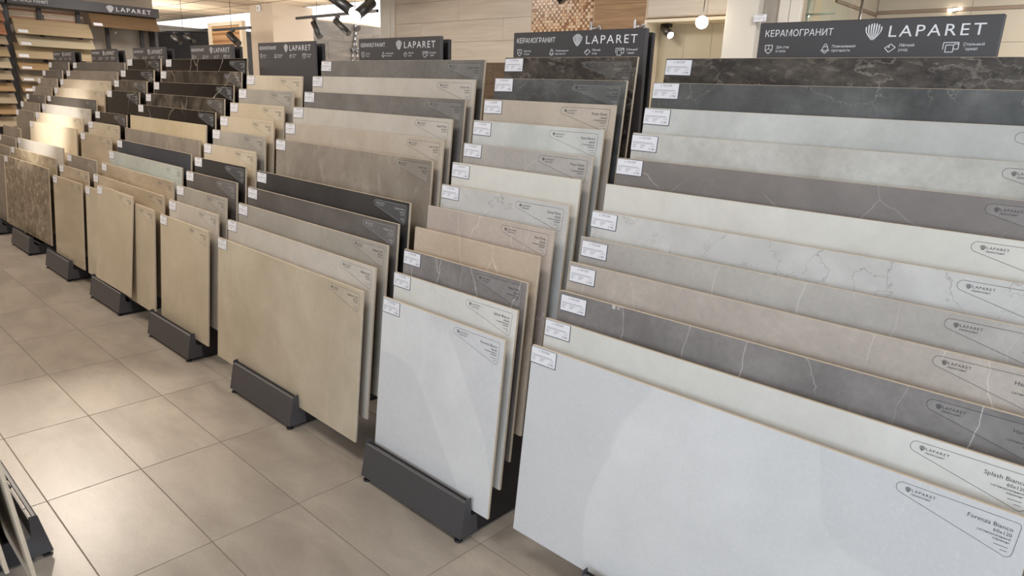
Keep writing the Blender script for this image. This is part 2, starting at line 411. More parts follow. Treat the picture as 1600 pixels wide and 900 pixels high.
# --- header panel lettering, in the panel's own frame (origin bottom centre of rack, x right, z up)
def header_lettering():
    y = -0.0006; w = 0.0018; cz = 1.567; out = []
    def part(name):
        bm = bmesh.new(); out.append((name, bm)); return bm
    bm_text(part('heading_text'), 'КЕРАМОГРАНИТ', -0.285, 1.602, y, 0.194, 0.0175)
    bm_emblem(part('shell_emblem'), 0.014, 1.608, 0.0205, 0.0215, y)
    bm_text(part('brand_text'), 'LAPARET', 0.053, 1.594, y, 0.218, 0.028, spacing=1.25, res=3)
    bm = part('pictogram'); cx = -0.270      # shield with a room corner
    polyline(bm, [(cx-.011, cz+.011), (cx+.011, cz+.011), (cx+.010, cz-.004), (cx, cz-.013), (cx-.010, cz-.004)], w, y, closed=True)
    for q in ((0, .011), (-.009, -.003), (.009, -.003)): bm_line(bm, (cx, cz+.001), (cx+q[0], cz+q[1]), w*.8, y)
    bm = part('pictogram'); cx = -0.106      # weight on a tile
    polyline(bm, [(cx-.012, cz-.004), (cx, cz-.013), (cx+.012, cz-.004)], w, y)
    polyline(bm, [(cx-.008, cz-.003), (cx-.006, cz+.005), (cx+.006, cz+.005), (cx+.008, cz-.003), (cx, cz-.007)], w, y, closed=True)
    polyline(bm, [(cx+.004*math.cos(a*PI/6), cz+.008+.004*math.sin(a*PI/6)) for a in range(12)], w*.8, y, closed=True)
    bm = part('pictogram'); cx = 0.062       # tile with a sparkle
    polyline(bm, [(cx-.013, cz-.001), (cx+.001, cz+.009), (cx+.013, cz), (cx-.002, cz-.012)], w, y, closed=True)
    polyline(bm, [(cx-.005, cz), (cx-.001, cz+.003)], w*1.5, y)
    bm = part('pictogram'); cx = 0.203       # formats
    polyline(bm, [(cx-.017, cz-.006), (cx-.017, cz+.010), (cx+.017, cz+.010), (cx+.017, cz-.006), (cx+.006, cz-.006)], w, y)
    polyline(bm, [(cx-.011, cz+.004), (cx+.006, cz+.004), (cx+.006, cz-.013), (cx-.011, cz-.013)], w, y, closed=True)
    polyline(bm, [(cx+.006, cz+.006), (cx+.017, cz+.006)], w, y)
    for x, t1, w1, t2, w2 in ((-0.247, 'Для стен', .037, 'и пола', .028), (-0.088, 'Повышенная', .062, 'прочность', .050),
                              (0.083, 'Лёгкий', .036, 'уход', .022), (0.230, 'Стильный', .045, 'формат', .033)):
        bm = part('caption'); bm_text(bm, t1, x, 1.569, y, w1, 0.0068); bm_text(bm, t2, x, 1.558, y, w2, 0.0068)
    return [(n, mesh_of(b, n, [M_white], fixn=False)) for n, b in out]
LETTERING = header_lettering()

def foot_meshes():
    """slanted front sheet with a folded lip, rear sheet, and two taller trapezoid end plates"""
    w = 0.267; bm = bmesh.new()
    bm_prism_x(bm, [(0.553, 0.018), (0.5755, 0.140), (0.580, 0.1425), (0.588, 0.1425), (0.588, 0.1395), (0.581, 0.1395), (0.5785, 0.138), (0.556, 0.018)], -w, w)
    bm_prism_x(bm, [(0.600, 0.142), (0.6005, 0.086), (0.626, 0.077), (0.630, 0.018), (0.627, 0.018), (0.623, 0.075), (0.5975, 0.084), (0.5970, 0.142)], -w, w)
    front = mesh_of(bm, 'front_sheet', [M_frame])
    bm = bmesh.new()
    bm_prism_x(bm, [(0.5515, 0.017), (0.5775, 0.150), (0.5805, 0.1535), (0.5975, 0.1535), (0.6005, 0.150), (0.6008, 0.087), (0.628, 0.078), (0.6325, 0.017)], 0, 0.003)
    return front, mesh_of(bm, 'end_plate', [M_frame], bevel=0.0006)
me_foot, me_end = foot_meshes()
bm = bmesh.new(); bm_cyl(bm, (0, 0, 0.0), (0, 0, 0.006), 0.014, 0.014, 12); bm_cyl(bm, (0, 0, 0.006), (0, 0, 0.02), 0.006, 0.006, 10)
me_pad = mesh_of(bm, 'leveling_foot', [M_frame_dark])
bm = bmesh.new(); bm_box(bm, -0.262, 0.262, 0.60, 1.44, 0.008, 0.017)
me_plate = mesh_of(bm, 'base_plate', [M_frame_dark], bevel=0.002)
bm = bmesh.new(); bm_box(bm, -0.305, 0.305, 0, 0.018, 0.02, 1.641)
me_header = mesh_of(bm, 'header_panel', [M_frame], bevel=0.002)
bm = bmesh.new(); bm_box(bm, -0.30, 0.30, 0, 0.018, 0.02, 1.632)
me_rear = mesh_of(bm, 'rear_panel', [M_frame_dark], bevel=0.002)
def cheek_mesh():
    """stepped side plate: every tread is just under the bottom edge of a slab"""
    bm = bmesh.new()
    pts = []
    for k in range(12):
        yb = 0.6724+0.0545*k - SL_H*math.sin(TILT); zb = 0.7045+0.0757*k - SL_H*math.cos(TILT) - 0.016
        y0 = yb - 0.001
        z_prev = pts[-1][1] if pts else 0.0175
        if k > 0 or True: pts.append((y0, z_prev)); pts.append((y0, zb))
    pts.append((1.335, pts[-1][1])); pts.append((1.335, 0.0175))
    for sx in (-1, 1):
        bm_prism_x(bm, pts, sx*0.262, sx*0.254)
    # cross treads
    for k in range(12):
        yb = 0.6724+0.0545*k - SL_H*math.sin(TILT); zb = 0.7045+0.0757*k - SL_H*math.cos(TILT) - 0.016
        bm_box(bm, -0.254, 0.254, yb-0.004, yb+0.026, zb-0.004, zb)
    return mesh_of(bm, 'stepped_frame', [M_frame_dark])
me_cheek = cheek_mesh()
SIGN_X = {'A': 0.0, 'B': 0.0, 'C': 0.01, 'D': 0.01, 'E': 0.07, 'F': 0.04, 'G': 0.07, 'H': -0.02}
def build_rack(x, label, y=0.0, rot=0.0, sign_dx=0.0, step_dy=0.0, step_dz=0.0):
    r = thing('tile_rack', label, 'display rack', (x, y, 0), (0, 0, rot), 'tile display racks')
    ft = link('foot_trough', me_foot, r)
    link('end_plate', me_end, ft, (-0.270, 0, 0)); link('end_plate', me_end, ft, (0.267, 0, 0))
    link('base_plate', me_plate, r)
    link('stepped_frame', me_cheek, r, (0, step_dy, step_dz))
    h = link('header_panel', me_header, r, (sign_dx, 1.338, 0))
    for nm, me in LETTERING: link(nm, me, h)
    link('rear_panel', me_rear, r, (sign_dx-0.005, 1.395, 0))
    for sx in (-0.25, 0.25):
        link('leveling_foot', me_pad, r, (sx, 0.565, 0)); link('leveling_foot', me_pad, r, (sx, 1.40, -0.008+0.008))
    return r
RL = {'A': 'graphite tile display rack with header sign, nearest, on the far right',
      'B': 'graphite tile display rack with header sign, second from the right',
      'C': 'graphite tile display rack with header sign, third from the right',
      'D': 'graphite tile display rack with tall exposed header panel, fourth from the right',
      'E': 'graphite tile display rack full of black marble slabs, fifth from the right',
      'F': 'graphite tile display rack with header sign, sixth from the right',
      'G': 'graphite tile display rack with header sign, seventh from the right',
      'H': 'graphite tile display rack with header sign, last one at the left'}

for s in 'ABCDEFGH':
    dys = [v[1]-(0.6724+0.0545*k) for k, v in TOPS[s].items()]; dzs = [v[2]-(0.7045+0.0757*k) for k, v in TOPS[s].items()]
    build_rack(RACKS[s], RL[s], sign_dx=SIGN_X[s], step_dy=max(-0.012, min(0.012, max(dys)-0.002)), step_dz=min(0.0, min(dzs)+0.004))

# ------------------------------------------------------------------ slabs
def slab_mesh(w, name):
    bm = bmesh.new(); fs = bm_box(bm, -w/2, w/2, 0, SL_T, 0, SL_H, 1)
    bmesh.ops.recalc_face_normals(bm, faces=bm.faces)
    for f in bm.faces:
        if f.normal.y < -0.5: f.material_index = 0
    bmesh.ops.bevel(bm, geom=list(bm.edges), offset=0.0009, segments=1, affect='EDGES')
    for f in bm.faces:
        if f.normal.y < -0.9: f.material_index = 0
        elif f.normal.y > -0.5: f.material_index = 1
        else: f.material_index = 1
    return mesh_of(bm, name, [M_body, M_body])
SLAB_ME = {0.6: slab_mesh(0.6, 'square_slab'), 1.2: slab_mesh(1.2, 'long_slab')}

# price tag (local frame: top-left corner at origin, x right, z up)
def tag_mesh(price):
    bm = bmesh.new(); W_, H_ = 0.094, 0.049
    bm_box(bm, 0, W_, -0.0008, 0, -H_, 0, 1)
    bm_box(bm, 0.0012, W_-0.0022, -0.0011, -0.0008, -H_+0.0022, -0.0010, 0)
    y = -0.0013
    bm_text(bm, 'S. ТЕССЕР', 0.028, -0.0105, y, 0.040, 0.0052, mi=2)
    bm_line(bm, (0.006, -0.0245), (0.086, -0.0245), 0.0009, y, 3)
    bm_line(bm, (0.006, -0.0215), (0.078, -0.0215), 0.0012, y, 3)
    for x0, ws in ((0.006, (0.016, 0.010, 0.012)), (0.034, (0.020, 0.015, 0.010))):
        for i, w in enumerate(ws): bm_line(bm, (x0, -0.029-i*0.004), (x0+w, -0.029-i*0.004), 0.0012, y, 3)
    bm_line(bm, (0.072, -0.0305), (0.086, -0.0305), 0.0012, y, 3)
    bm_text(bm, price, 0.085, -0.0425, y, 0.020, 0.0062, 'r', mi=2)
    return mesh_of(bm, 'price_tag', [M_card, M_border, M_ink, M_ink_soft])
TAGS = {p: tag_mesh(p) for p in ('2 790', '1 790', '1 990', '2 190')}
# plain peeling tag for the slab at the back of the nearest rack is the same card

# maker's sticker: printed wedge outline and text (local frame: top-right corner of the slab at origin)
def sticker_mesh(nm, size, finish, wide):
    bm = bmesh.new(); y = -0.0004; mi = 0
    # outline
    c1 = (-0.2135, -0.0255); r1 = 0.0115
    pts = [(c1[0]+r1*math.cos(a), c1[1]+r1*math.sin(a)) for a in [PI/2+ i*(PI*0.86)/8 for i in range(9)]]
    pts += [(-0.040, -0.0835), (-0.034, -0.0855), (-0.028, -0.085), (-0.0235, -0.081), (-0.0215, -0.075), (-0.0185, -0.022), (-0.020, -0.0155), (-0.026, -0.0140)]
    polyline(bm, pts, 0.0008, y, 0, closed=True)
    bm_emblem(bm, -0.2035, -0.0255, 0.0052, 0.0056, y, 0, n=7)
    bm_text(bm, 'LAPARET', -0.1965, -0.0275, y, 0.041, 0.0058, spacing=1.2)
    bm_text(bm, 'керамогранит', -0.1965, -0.0345, y, 0.034, 0.0042)
    bm_text(bm, nm, -0.0285, -0.0345, y, min(0.072, 0.0052*len(nm)), 0.0082, 'r')
    bm_text(bm, size, -0.0285, -0.0455, y, None, 0.0068, 'r')
    yy = -0.0530
    for line in finish:
        bm_text(bm, line, -0.0285, yy, y, 0.0038*len(line), 0.0044, 'r'); yy -= 0.0068
    bm_line(bm, (-0.052, -0.068), (-0.0295, -0.068), 0.0018, y, 1); bm_line(bm, (-0.041, -0.0755), (-0.0295, -0.0755), 0.0018, y, 1)
    bm_poly(bm, pts, -0.0002, 2)
    return mesh_of(bm, 'info_sticker', [M_ink, M_ink_soft, M_film], fixn=False)
STICK = {}
M_film = mat_plain('clear_film', '#f2f2f2', 0.3); M_film.node_tree.nodes['Principled BSDF'].inputs['Alpha'].default_value = 0.06
M_film_dark = mat_plain('clear_film_on_dark', '#aeb2b8', 0.3); M_film_dark.node_tree.nodes['Principled BSDF'].inputs['Alpha'].default_value = 0.13
SAT = ('сатинированный', 'карвинг'); MATT = ('матовый',); POL = ('полированный',)
M_ink_white = mat_plain('ink_white', '#b4b4b8', 0.6)

S = mat_stone
ST = {
# nearest rack
'forenza': S('pale_grey_concrete', '#d3d4d6', '#dadbdd', 1, 3, 0.05, 120, 0.55, blotch=0.02, cloud='#c6c7cb', cscale=1.3, camt=0.5, cedge=(0.47, 0.482), speck='#dedfe1', sscale=60, samt=0.15),
'splash': S('off_white_stone', '#d5d4d0', '#dddcd9', 2, 2.5, 0.03, 80, 0.5, vein='#b5b3ad', vscale=2.6, vwidth=0.005, vamt=0.6, vmask=0.52, vdist=0.16, cloud='#cdccc6', camt=0.4),
'grey_marble': S('grey_marble_white_veins', '#807c7b', '#918c8b', 3, 3.5, 0.12, 60, 0.5, vein='#dcd8d4', vscale=3.8, vwidth=0.008, vamt=0.85, vmask=0.44, vdist=0.16, vstretch=(1.8, 1, .55), cloud='#77716f', camt=0.5, cscale=3),
'hara_beige': S('rosy_beige_marble', '#b4aaa2', '#c0b6ad', 4, 3, 0.09, 70, 0.5, vein='#e4dbd0', vscale=3.4, vwidth=0.006, vamt=0.8, vmask=0.52, vdist=0.16, vstretch=(1.8, 1, .5), cloud='#a89d94', camt=0.4, cscale=3),
'greige_stone': S('greige_stone', '#aea8a3', '#b8b3ae', 5, 3, 0.08, 70, 0.5, vein='#d8d2cb', vscale=2.6, vwidth=0.006, vamt=0.7, vmask=0.54, vdist=0.16, vstretch=(1.6, 1, .6), cloud='#a49d98', camt=0.4, cscale=2.5),
'white_marble': S('white_marble_grey_veins', '#c8c6c4', '#d2d1cf', 6, 3, 0.04, 60, 0.45, vein='#77736f', vscale=5.5, vwidth=0.022, vamt=0.55, vmask=0.5, vdist=0.5, cloud='#bcbab8', camt=0.55, cscale=2.5),
'cream': S('plain_cream_stone', '#d6d3cc', '#dcdad4', 7, 2, 0.02, 60, 0.5, cloud='#d0cec6', camt=0.3),
'taupe_crack': S('taupe_marble_crack', '#837c79', '#8e8784', 8, 2.5, 0.06, 70, 0.5, vein='#bdb8b3', vscale=3, vwidth=0.005, vamt=0.5, vmask=0.50, vdist=0.16, cloud='#787270', camt=0.5, cscale=2),
'pluto_light': S('light_grey_mottled', '#bab7b0', '#c8c6c0', 9, 6, 0.10, 45, 0.55, cloud='#d0cecb', camt=0.4, cscale=2.5, speck='#a29f98', sscale=30, samt=0.25),
'pluto_pale': S('pale_grey_stone', '#bfc0bd', '#cccdca', 10, 4, 0.05, 60, 0.55, cloud='#b5b8b7', camt=0.35, cscale=3),
'dark_marble': S('dark_grey_marble', '#575858', '#6b6c6c', 11, 6, 0.16, 50, 0.45, blotch=0.2, vein='#9a9a98', vscale=7, vwidth=0.012, vamt=0.5, vmask=0.5, cloud='#525353', camt=0.5, cscale=2),
'dark_slate': S('dark_brown_slate', '#3a3430', '#5e564f', 12, 12, 0.45, 45, 0.45, vein='#a79d93', vscale=6.5, vwidth=0.05, vamt=0.5, vmask=0.52, vdist=0.6, cloud='#332e2a', camt=0.5, cscale=6, speck='#877d74', sscale=32, samt=0.4, stretch=(.7, 1, 1.3)),
# others
'tan_concrete': S('warm_tan_concrete', '#bdb09b', '#c8bca8', 13, 2.5, 0.05, 80, 0.55, cloud='#b2a590', camt=0.5, cscale=1.6),
'tan_plain': S('plain_tan_tile', '#c0b39d', '#cabda8', 14, 2, 0.03, 80, 0.5, cloud='#b8ab95', camt=0.4, cscale=1.5),
'light_greige': S('light_greige_concrete', '#c0b8ae', '#c9c2b9', 15, 3, 0.04, 80, 0.55, cloud='#b8b0a5', camt=0.4),
'mid_grey': S('mid_grey_concrete', '#a39d94', '#aea79d', 16, 3, 0.06, 80, 0.55, cloud='#98928a', camt=0.5, cscale=2.2),
'dark_grey': S('dark_grey_concrete', '#625d5a', '#6e6966', 17, 3, 0.08, 80, 0.5, cloud='#585350', camt=0.5, cscale=2.2),
'charcoal': S('charcoal_concrete', '#3a3838', '#434141', 18, 3, 0.08, 80, 0.45, cloud='#333131', camt=0.5),
'taupe_concrete': S('taupe_stained_concrete', '#8f857a', '#a0968b', 19, 3.2, 0.08, 60, 0.5, cloud='#7f756a', camt=0.6, cscale=2.2, speck='#b5aca1', sscale=12, samt=0.3, stretch=(1, 1, .6)),
'sand_concrete': S('sand_concrete', '#b9ada0', '#c4b9ac', 20, 3, 0.06, 60, 0.55, cloud='#ad9d8a', camt=0.4, cscale=3),
'grey_textile': S('grey_textured_concrete', '#77736f', '#84807b', 21, 5, 0.14, 70, 0.6, cloud='#6d6965', camt=0.4, cscale=3),
'pinkish': S('pinkish_beige_marble', '#b7a9a0', '#c1b3a9', 22, 3, 0.07, 70, 0.5, vein='#e0d3c6', vscale=4.0, vwidth=0.009, vamt=0.8, vmask=0.50, vdist=0.16, vstretch=(1.4, 1, .6), cloud='#ac9d94', camt=0.4),
'beige_veins': S('warm_beige_white_veins', '#b8a693', '#c3b19e', 23, 3, 0.07, 70, 0.5, vein='#e6d8c6', vscale=4.6, vwidth=0.012, vamt=0.85, vmask=0.46, vdist=0.16, vstretch=(1.4, 1, .6), cloud='#ad9a86', camt=0.4),
'beige_marble_pol': S('polished_beige_marble', '#b0a18a', '#c4b49c', 24, 3, 0.05, 60, 0.08, vein='#7d6a53', vscale=1.4, vwidth=0.012, vamt=0.7, vmask=0.5, cloud='#9b896f', camt=0.5, cscale=2, spec=0.6, bump=0, stretch=(.6, 1, 1.6)),
'ice_pol': S('polished_pale_blue_white', '#b7beb9', '#c8cdc7', 25, 1.6, 0.02, 60, 0.05, cloud='#aab6b4', camt=0.5, cscale=1.5, spec=0.7, bump=0),
'blue_black': S('dark_blue_grey_stone', '#3d4048', '#474a52', 26, 3, 0.06, 60, 0.5, vein='#6b6e76', vscale=2, vwidth=0.006, vamt=0.5, vmask=0.55, cloud='#363940', camt=0.5),
'pale_yellow': S('creamy_yellow_tile', '#c7b89b', '#d0c2a7', 27, 2, 0.03, 80, 0.5, cloud='#bfac88', camt=0.4),
'black_marble': S('polished_black_marble', '#0d0b0b', '#171414', 28, 3, 0.05, 60, 0.03, vein='#d8cdc0', vscale=3.2, vwidth=0.012, vamt=0.9, vmask=0.52, cloud='#1d1a19', camt=0.4, spec=0.18, bump=0),
'brown_marble': S('polished_brown_marble', '#2a2522', '#625950', 29, 6, 0.15, 50, 0.06, vein='#b9ab9b', vscale=3.2, vwidth=0.03, vamt=0.6, vmask=0.5, cloud='#1f1a17', camt=0.6, cscale=4, spec=0.25, bump=0),
'brown_plain': S('dark_brown_marble', '#221b18', '#352c27', 30, 4, 0.12, 50, 0.05, vein='#7d6b5c', vscale=3, vwidth=0.012, vamt=0.4, vmask=0.5, spec=0.22, bump=0),
'travertine': S('beige_travertine', '#b3a48d', '#c3b49d', 31, 3, 0.08, 60, 0.35, cloud='#a5967e', camt=0.5, cscale=2.5, stretch=(.5, 1, 1.8)),
'granite': S('speckled_brown_granite', '#857663', '#a39480', 32, 14, 0.28, 35, 0.5, speck='#c9bba6', sscale=22, samt=0.6, cloud='#6f614f', camt=0.4, cscale=10),
'granite_light': S('light_brown_granite', '#a39479', '#b8a98e', 33, 10, 0.2, 40, 0.5, speck='#cfc0a6', sscale=22, samt=0.4),
'silver_warm': S('warm_silver_stone', '#c3bdb3', '#cfc9bf', 34, 2, 0.03, 80, 0.3, cloud='#b5afa5', camt=0.4),
'cream_bright': S('bright_cream_tile', '#dacbb0', '#e0d2b8', 35, 2, 0.02, 60, 0.35),
'cream_tan': S('cream_tan_concrete', '#c8bba6', '#d0c4b0', 36, 2.5, 0.04, 70, 0.5, cloud='#bfac8d', camt=0.4),
'dark_taupe': S('dark_taupe_concrete', '#57514a', '#625b54', 37, 3, 0.06, 70, 0.5, cloud='#4d4741', camt=0.4),
'grey_brown': S('grey_brown_concrete', '#857a6e', '#91867a', 38, 3, 0.05, 70, 0.55, cloud='#7a6f63', camt=0.4),
'dim_grey': S('dim_brown_grey_stone', '#5c554f', '#68615a', 39, 3, 0.06, 70, 0.55),
}
DARK = {'dark_grey', 'charcoal', 'blue_black', 'black_marble', 'brown_marble', 'brown_plain', 'dark_taupe', 'grey_textile_w'}
# rack, row: (style, look words, printed name or None, has price tag, finish, white ink)
SPEC = {
'A': {0: ('forenza', 'pale cool-grey concrete-look long slab', 'Forenza Bianco', 1), 1: ('splash', 'off-white stone-look long slab', 'Splash Bianco', 1),
      2: ('grey_marble', 'mid-grey marble-look long slab with white veins', 'Hara Grey', 1), 3: ('hara_beige', 'rosy beige marble-look long slab with thin white veins', 'Hara Beige', 1),
      4: ('greige_stone', 'greige marble-look long slab', 'Hara Rosa', 1), 5: ('white_marble', 'light marble-look long slab with fine dark veins', 'Zumel Marsa', 1),
      6: ('cream', 'plain cream long slab without a price tag', 'Splash Bianco', 0), 7: ('taupe_crack', 'taupe-grey marble-look long slab with crack lines', 'Hara Grey', 1),
      8: ('pluto_light', 'mottled light grey long slab', 'Puno Silver', 1), 9: ('pluto_pale', 'smooth pale blue-grey long slab', 'Puno Bianco', 1),
      10: ('dark_marble', 'dark grey marble-look long slab', 'Puno Nord', 1), 11: ('dark_slate', 'rough dark brown slate-look long slab', 'Fusai Nero', 1)},
'B': {0: ('forenza', 'pale grey square slab with a faint curved band', 'Forenza Bianco', 1), 1: ('splash', 'off-white square slab', 'Splash Bianco', 1),
      2: ('grey_marble', 'taupe-grey marble-look square slab', 'Hara Grey', 1), 3: ('beige_veins', 'beige square slab crossed by white veins', None, 0),
      4: ('pinkish', 'pinkish beige square slab with white veins', 'Hara Rosa', 0), 5: ('white_marble', 'whitish square slab with grey marble veins', 'Zumel Marsa', 1),
      6: ('cream', 'plain creamy square slab', None, 1), 7: ('greige_stone', 'greige square slab', 'Puno Silver', 1),
      8: ('pluto_pale', 'pale grey square slab', 'Puno Bianco', 1), 9: ('sand_concrete', 'light beige concrete-look square slab', 'Robin Silver', 1),
      10: ('dark_marble', 'dark grey square slab', 'Puno Nord', 1), 11: ('dark_slate', 'dark brown slate-look square slab', 'Fusai Nero', 1)},
'C': {0: ('tan_concrete', 'warm tan concrete-look long slab', 'Gabbana Crema', 1), 1: ('light_greige', 'light greige long slab', 'Gabbana Sand', 1),
      2: ('mid_grey', 'warm mid-grey concrete-look long slab', 'Gabbana Gold', 1), 3: ('dark_grey', 'dark grey concrete-look long slab', 'Gabbana Grit', 1),
      4: ('charcoal', 'charcoal black long slab', 'Gabbana Nero', 1), 6: ('taupe_concrete', 'stained taupe concrete-look long slab', 'Smart Dark', 1),
      7: ('sand_concrete', 'sand beige concrete-look long slab', 'Smart Sand', 1), 8: ('light_greige', 'pale greige concrete-look long slab', 'Smart Perla', 1),
      9: ('grey_textile', 'grey textured long slab', 'Techno Grit', 1), 10: ('light_greige', 'light warm-grey long slab', 'Techno Gris', 1),
      11: ('grey_textile', 'cool grey textured long slab', 'Techno Grafite', 1)},
'D': {0: ('tan_plain', 'plain tan square slab', 'Smart Crema', 1), 1: ('light_greige', 'greige square slab', 'Smart Perla', 1), 2: ('mid_grey', 'warm grey square slab', 'Smart Gris', 1),
      3: ('dark_grey', 'dark grey square slab', 'Smart Dark', 1), 4: ('charcoal', 'near-black square slab', 'Smart Nero', 1), 5: ('cream_tan', 'cream square slab', 'Techno Crema', 1),
      6: ('mid_grey', 'grey concrete-look square slab', 'Techno Gris', 1), 7: ('cream_tan', 'cream beige square slab', 'Techno Sand', 1), 8: ('cream_tan', 'pale cream square slab', 'Techno Beige', 1),
      9: ('mid_grey', 'warm grey square slab', 'Techno Grit', 1), 10: ('cream_tan', 'creamy square slab', 'Techno Cream', 1)},
'E': {0: ('tan_concrete', 'warm beige long slab', 'Norman Crema', 1), 1: ('travertine', 'beige travertine-look long slab', 'Norman Sand', 1), 2: ('beige_marble_pol', 'polished beige dark-veined long slab', 'Onyx Sand', 1),
      3: ('ice_pol', 'glossy pale blue-white long slab', 'Onyx Ice', 1), 4: ('blue_black', 'dark blue-grey long slab', None, 1), 5: ('taupe_concrete', 'taupe beige long slab', None, 0),
      6: ('pale_yellow', 'creamy yellow long slab', None, 0), 7: ('black_marble', 'glossy black boldly veined long slab', 'Onyx Nero', 1), 8: ('brown_marble', 'heavily veined brown marble long slab', 'Onyx Brun', 1),
      9: ('black_marble', 'glossy black branch-veined long slab', 'Marmo Nero', 1), 10: ('brown_marble', 'brown-grey marble long slab', 'Marmo Brun', 1), 11: ('black_marble', 'polished black marble long slab', 'Marmo Nord', 1)},
'F': {0: ('travertine', 'beige travertine-look square slab', 'Norman Crema', 1), 1: ('beige_marble_pol', 'beige marbled square slab', 'Onyx Sand', 1), 2: ('grey_brown', 'greyish brown square slab', 'Norman Gris', 1),
      4: ('travertine', 'warm beige square slab', 'Norman Sand', 1), 5: ('tan_plain', 'tan beige square slab', 'Norman Gold', 1), 6: ('brown_plain', 'dark brown polished square slab', 'Onyx Brun', 1),
      8: ('black_marble', 'polished black marble square slab', 'Onyx Nero', 1), 9: ('brown_marble', 'dark brown marble square slab', 'Marmo Brun', 1), 10: ('black_marble', 'black marble square slab', 'Marmo Nero', 1), 11: ('black_marble', 'glossy black marble square slab', 'Marmo Nord', 1)},
'G': {0: ('granite', 'speckled brown granite-look long slab', 'Terra Brun', 1), 1: ('granite_light', 'light brown granite-look long slab', 'Terra Sand', 1), 2: ('silver_warm', 'satin silver-white long slab', None, 1),
      4: ('cream_bright', 'spotlit bright cream long slab', None, 1), 5: ('cream_bright', 'bright cream long slab', 'Terra Crema', 1), 6: ('silver_warm', 'pale warm grey long slab', 'Terra Gris', 1),
      7: ('dark_taupe', 'dark taupe long slab', 'Terra Dark', 1), 8: ('cream_tan', 'light cream long slab', 'Loft Crema', 1), 9: ('cream_tan', 'cream tan long slab', 'Loft Sand', 1),
      10: ('grey_brown', 'greyish beige long slab', 'Loft Gris', 1), 11: ('dim_grey', 'dark brownish grey long slab', 'Loft Dark', 1)},
'H': {0: ('grey_brown', 'grey-brown square slab', 'Terra Brun', 1), 1: ('grey_brown', 'grey-brown square slab', None, 1), 2: ('grey_brown', 'grey square slab', None, 1), 3: ('grey_brown', 'brownish grey square slab', None, 0),
      5: ('grey_brown', 'warm grey square slab', 'Terra Gris', 1), 6: ('grey_brown', 'warm grey square slab', 'Terra Perla', 1), 7: ('dark_taupe', 'dark grey square slab', 'Terra Dark', 1), 8: ('grey_brown', 'warm grey square slab', 'Loft Perla', 1),
      9: ('grey_brown', 'grey square slab', 'Loft Gris', 1), 10: ('dim_grey', 'dim grey square slab', 'Loft Grit', 1), 11: ('dim_grey', 'dark grey square slab', 'Loft Dark', 1)},
}
ORD = ['frontmost', 'second from the front', 'third from the front', 'fourth from the front', 'fifth from the front', 'sixth from the front', 'seventh from the front',
       'eighth from the front', 'ninth from the front', 'tenth from the front', 'eleventh from the front', 'rearmost']
SHORT = {'A': 'on the nearest rack', 'B': 'on the second rack from right', 'C': 'on the third rack from right', 'D': 'on the fourth rack from right',
         'E': 'on the fifth rack from right', 'F': 'on the sixth rack from right', 'G': 'on the seventh rack from right', 'H': 'on the leftmost rack'}
GRP = {'A': 'slabs on the nearest rack', 'B': 'slabs on the second rack', 'C': 'slabs on the third rack', 'D': 'slabs on the fourth rack', 'E': 'slabs on the fifth rack',
       'F': 'slabs on the sixth rack', 'G': 'slabs on the seventh rack', 'H': 'slabs on the eighth rack'}
def put_slab(style, w, base, rot, label, group, sticker=None, price=None, size=None, finish=MATT, tag_off=(0.0, -0.004), tag_rot=0.0):
    o = link('porcelain_sample', SLAB_ME[w], None, base, rot)
    o.material_slots[0].link = 'OBJECT'; o.material_slots[0].material = ST[style]
    tag(o, label, 'tile sample', group)
    if sticker:
        key = (sticker, size, finish)
        if key not in STICK: STICK[key] = sticker_mesh(sticker, size, finish, w > 1)
        s = link('info_sticker', STICK[key], o, (w/2, 0, SL_H))
        if style in DARK:
            for i, mm in enumerate((M_ink_white, M_ink_white, M_film_dark)):
                s.material_slots[i].link = 'OBJECT'; s.material_slots[i].material = mm
    if price:
        link('price_tag', TAGS[price], o, (-w/2+tag_off[0], -0.0002, SL_H+tag_off[1]), (0, tag_rot, 0))
    return o
PR = {'A': '2 790', 'B': '1 990', 'C': '2 190', 'D': '1 790', 'E': '2 790', 'F': '1 990', 'G': '2 190', 'H': '1 790'}
rnd = random.Random(3)
for s in 'ABCDEFGH':
    keys = sorted(TOPS[s])
    for idx, k in enumerate(keys):
        style, look, nm, tg = SPEC[s][k]
        w = WID[s]
        od = 'rearmost' if idx == len(keys)-1 else ORD[idx]
        fin = POL if style in ('black_marble', 'brown_marble', 'ice_pol', 'beige_marble_pol') else (SAT if s in 'AB' else MATT)
        to = (rnd.uniform(-0.003, 0.004), rnd.uniform(-0.006, -0.001))
        if s == 'A' and k in (2, 3, 4): to = (0.008, -0.010)
        put_slab(style, w, slab_base(s, k), (-TILT, 0, YAW[s]), '%s, %s %s' % (look.replace('-look', '').replace('concrete ', 'concrete '), od.replace(' the', ''), SHORT[s]), GRP[s], nm,
                 PR[s] if tg else None, '60x120' if w > 1 else '60x60', fin, to, rnd.uniform(-0.015, 0.015))
# one square slab propped on the foot of the fifth rack, in front of the others
o = put_slab('tan_plain', 0.6, (-2.05, 0.5775, 0.1558), (-0.125, 0, 0.0), 'plain beige square slab propped on the foot in front of the fifth rack from right', GRP['E'], 'Norman Beige', '1 990', '60x60', MATT)

# rack across the aisle, turned the other way
OX, OY = 0.064, 0.186
build_rack(OX, 'graphite tile display rack across the aisle at lower left, facing the row', OY, PI)
for k, (style, look) in enumerate([('grey_brown', 'grey slab edge-on at the lower left corner, nearest the aisle'), ('charcoal', 'dark slab edge-on at the lower left corner, second from the aisle'), ('silver_warm', 'pale slab edge-on at the lower left corner, third from the aisle')]):
    yb = 0.6724+0.0545*k - SL_H*math.sin(TILT); zb = 0.7045+0.0757*k - SL_H*math.cos(TILT)
    put_slab(style, 1.2, (0.04-0.02*k, OY-yb-0.026, zb), (-TILT, 0, PI), look, 'slabs across the aisle')

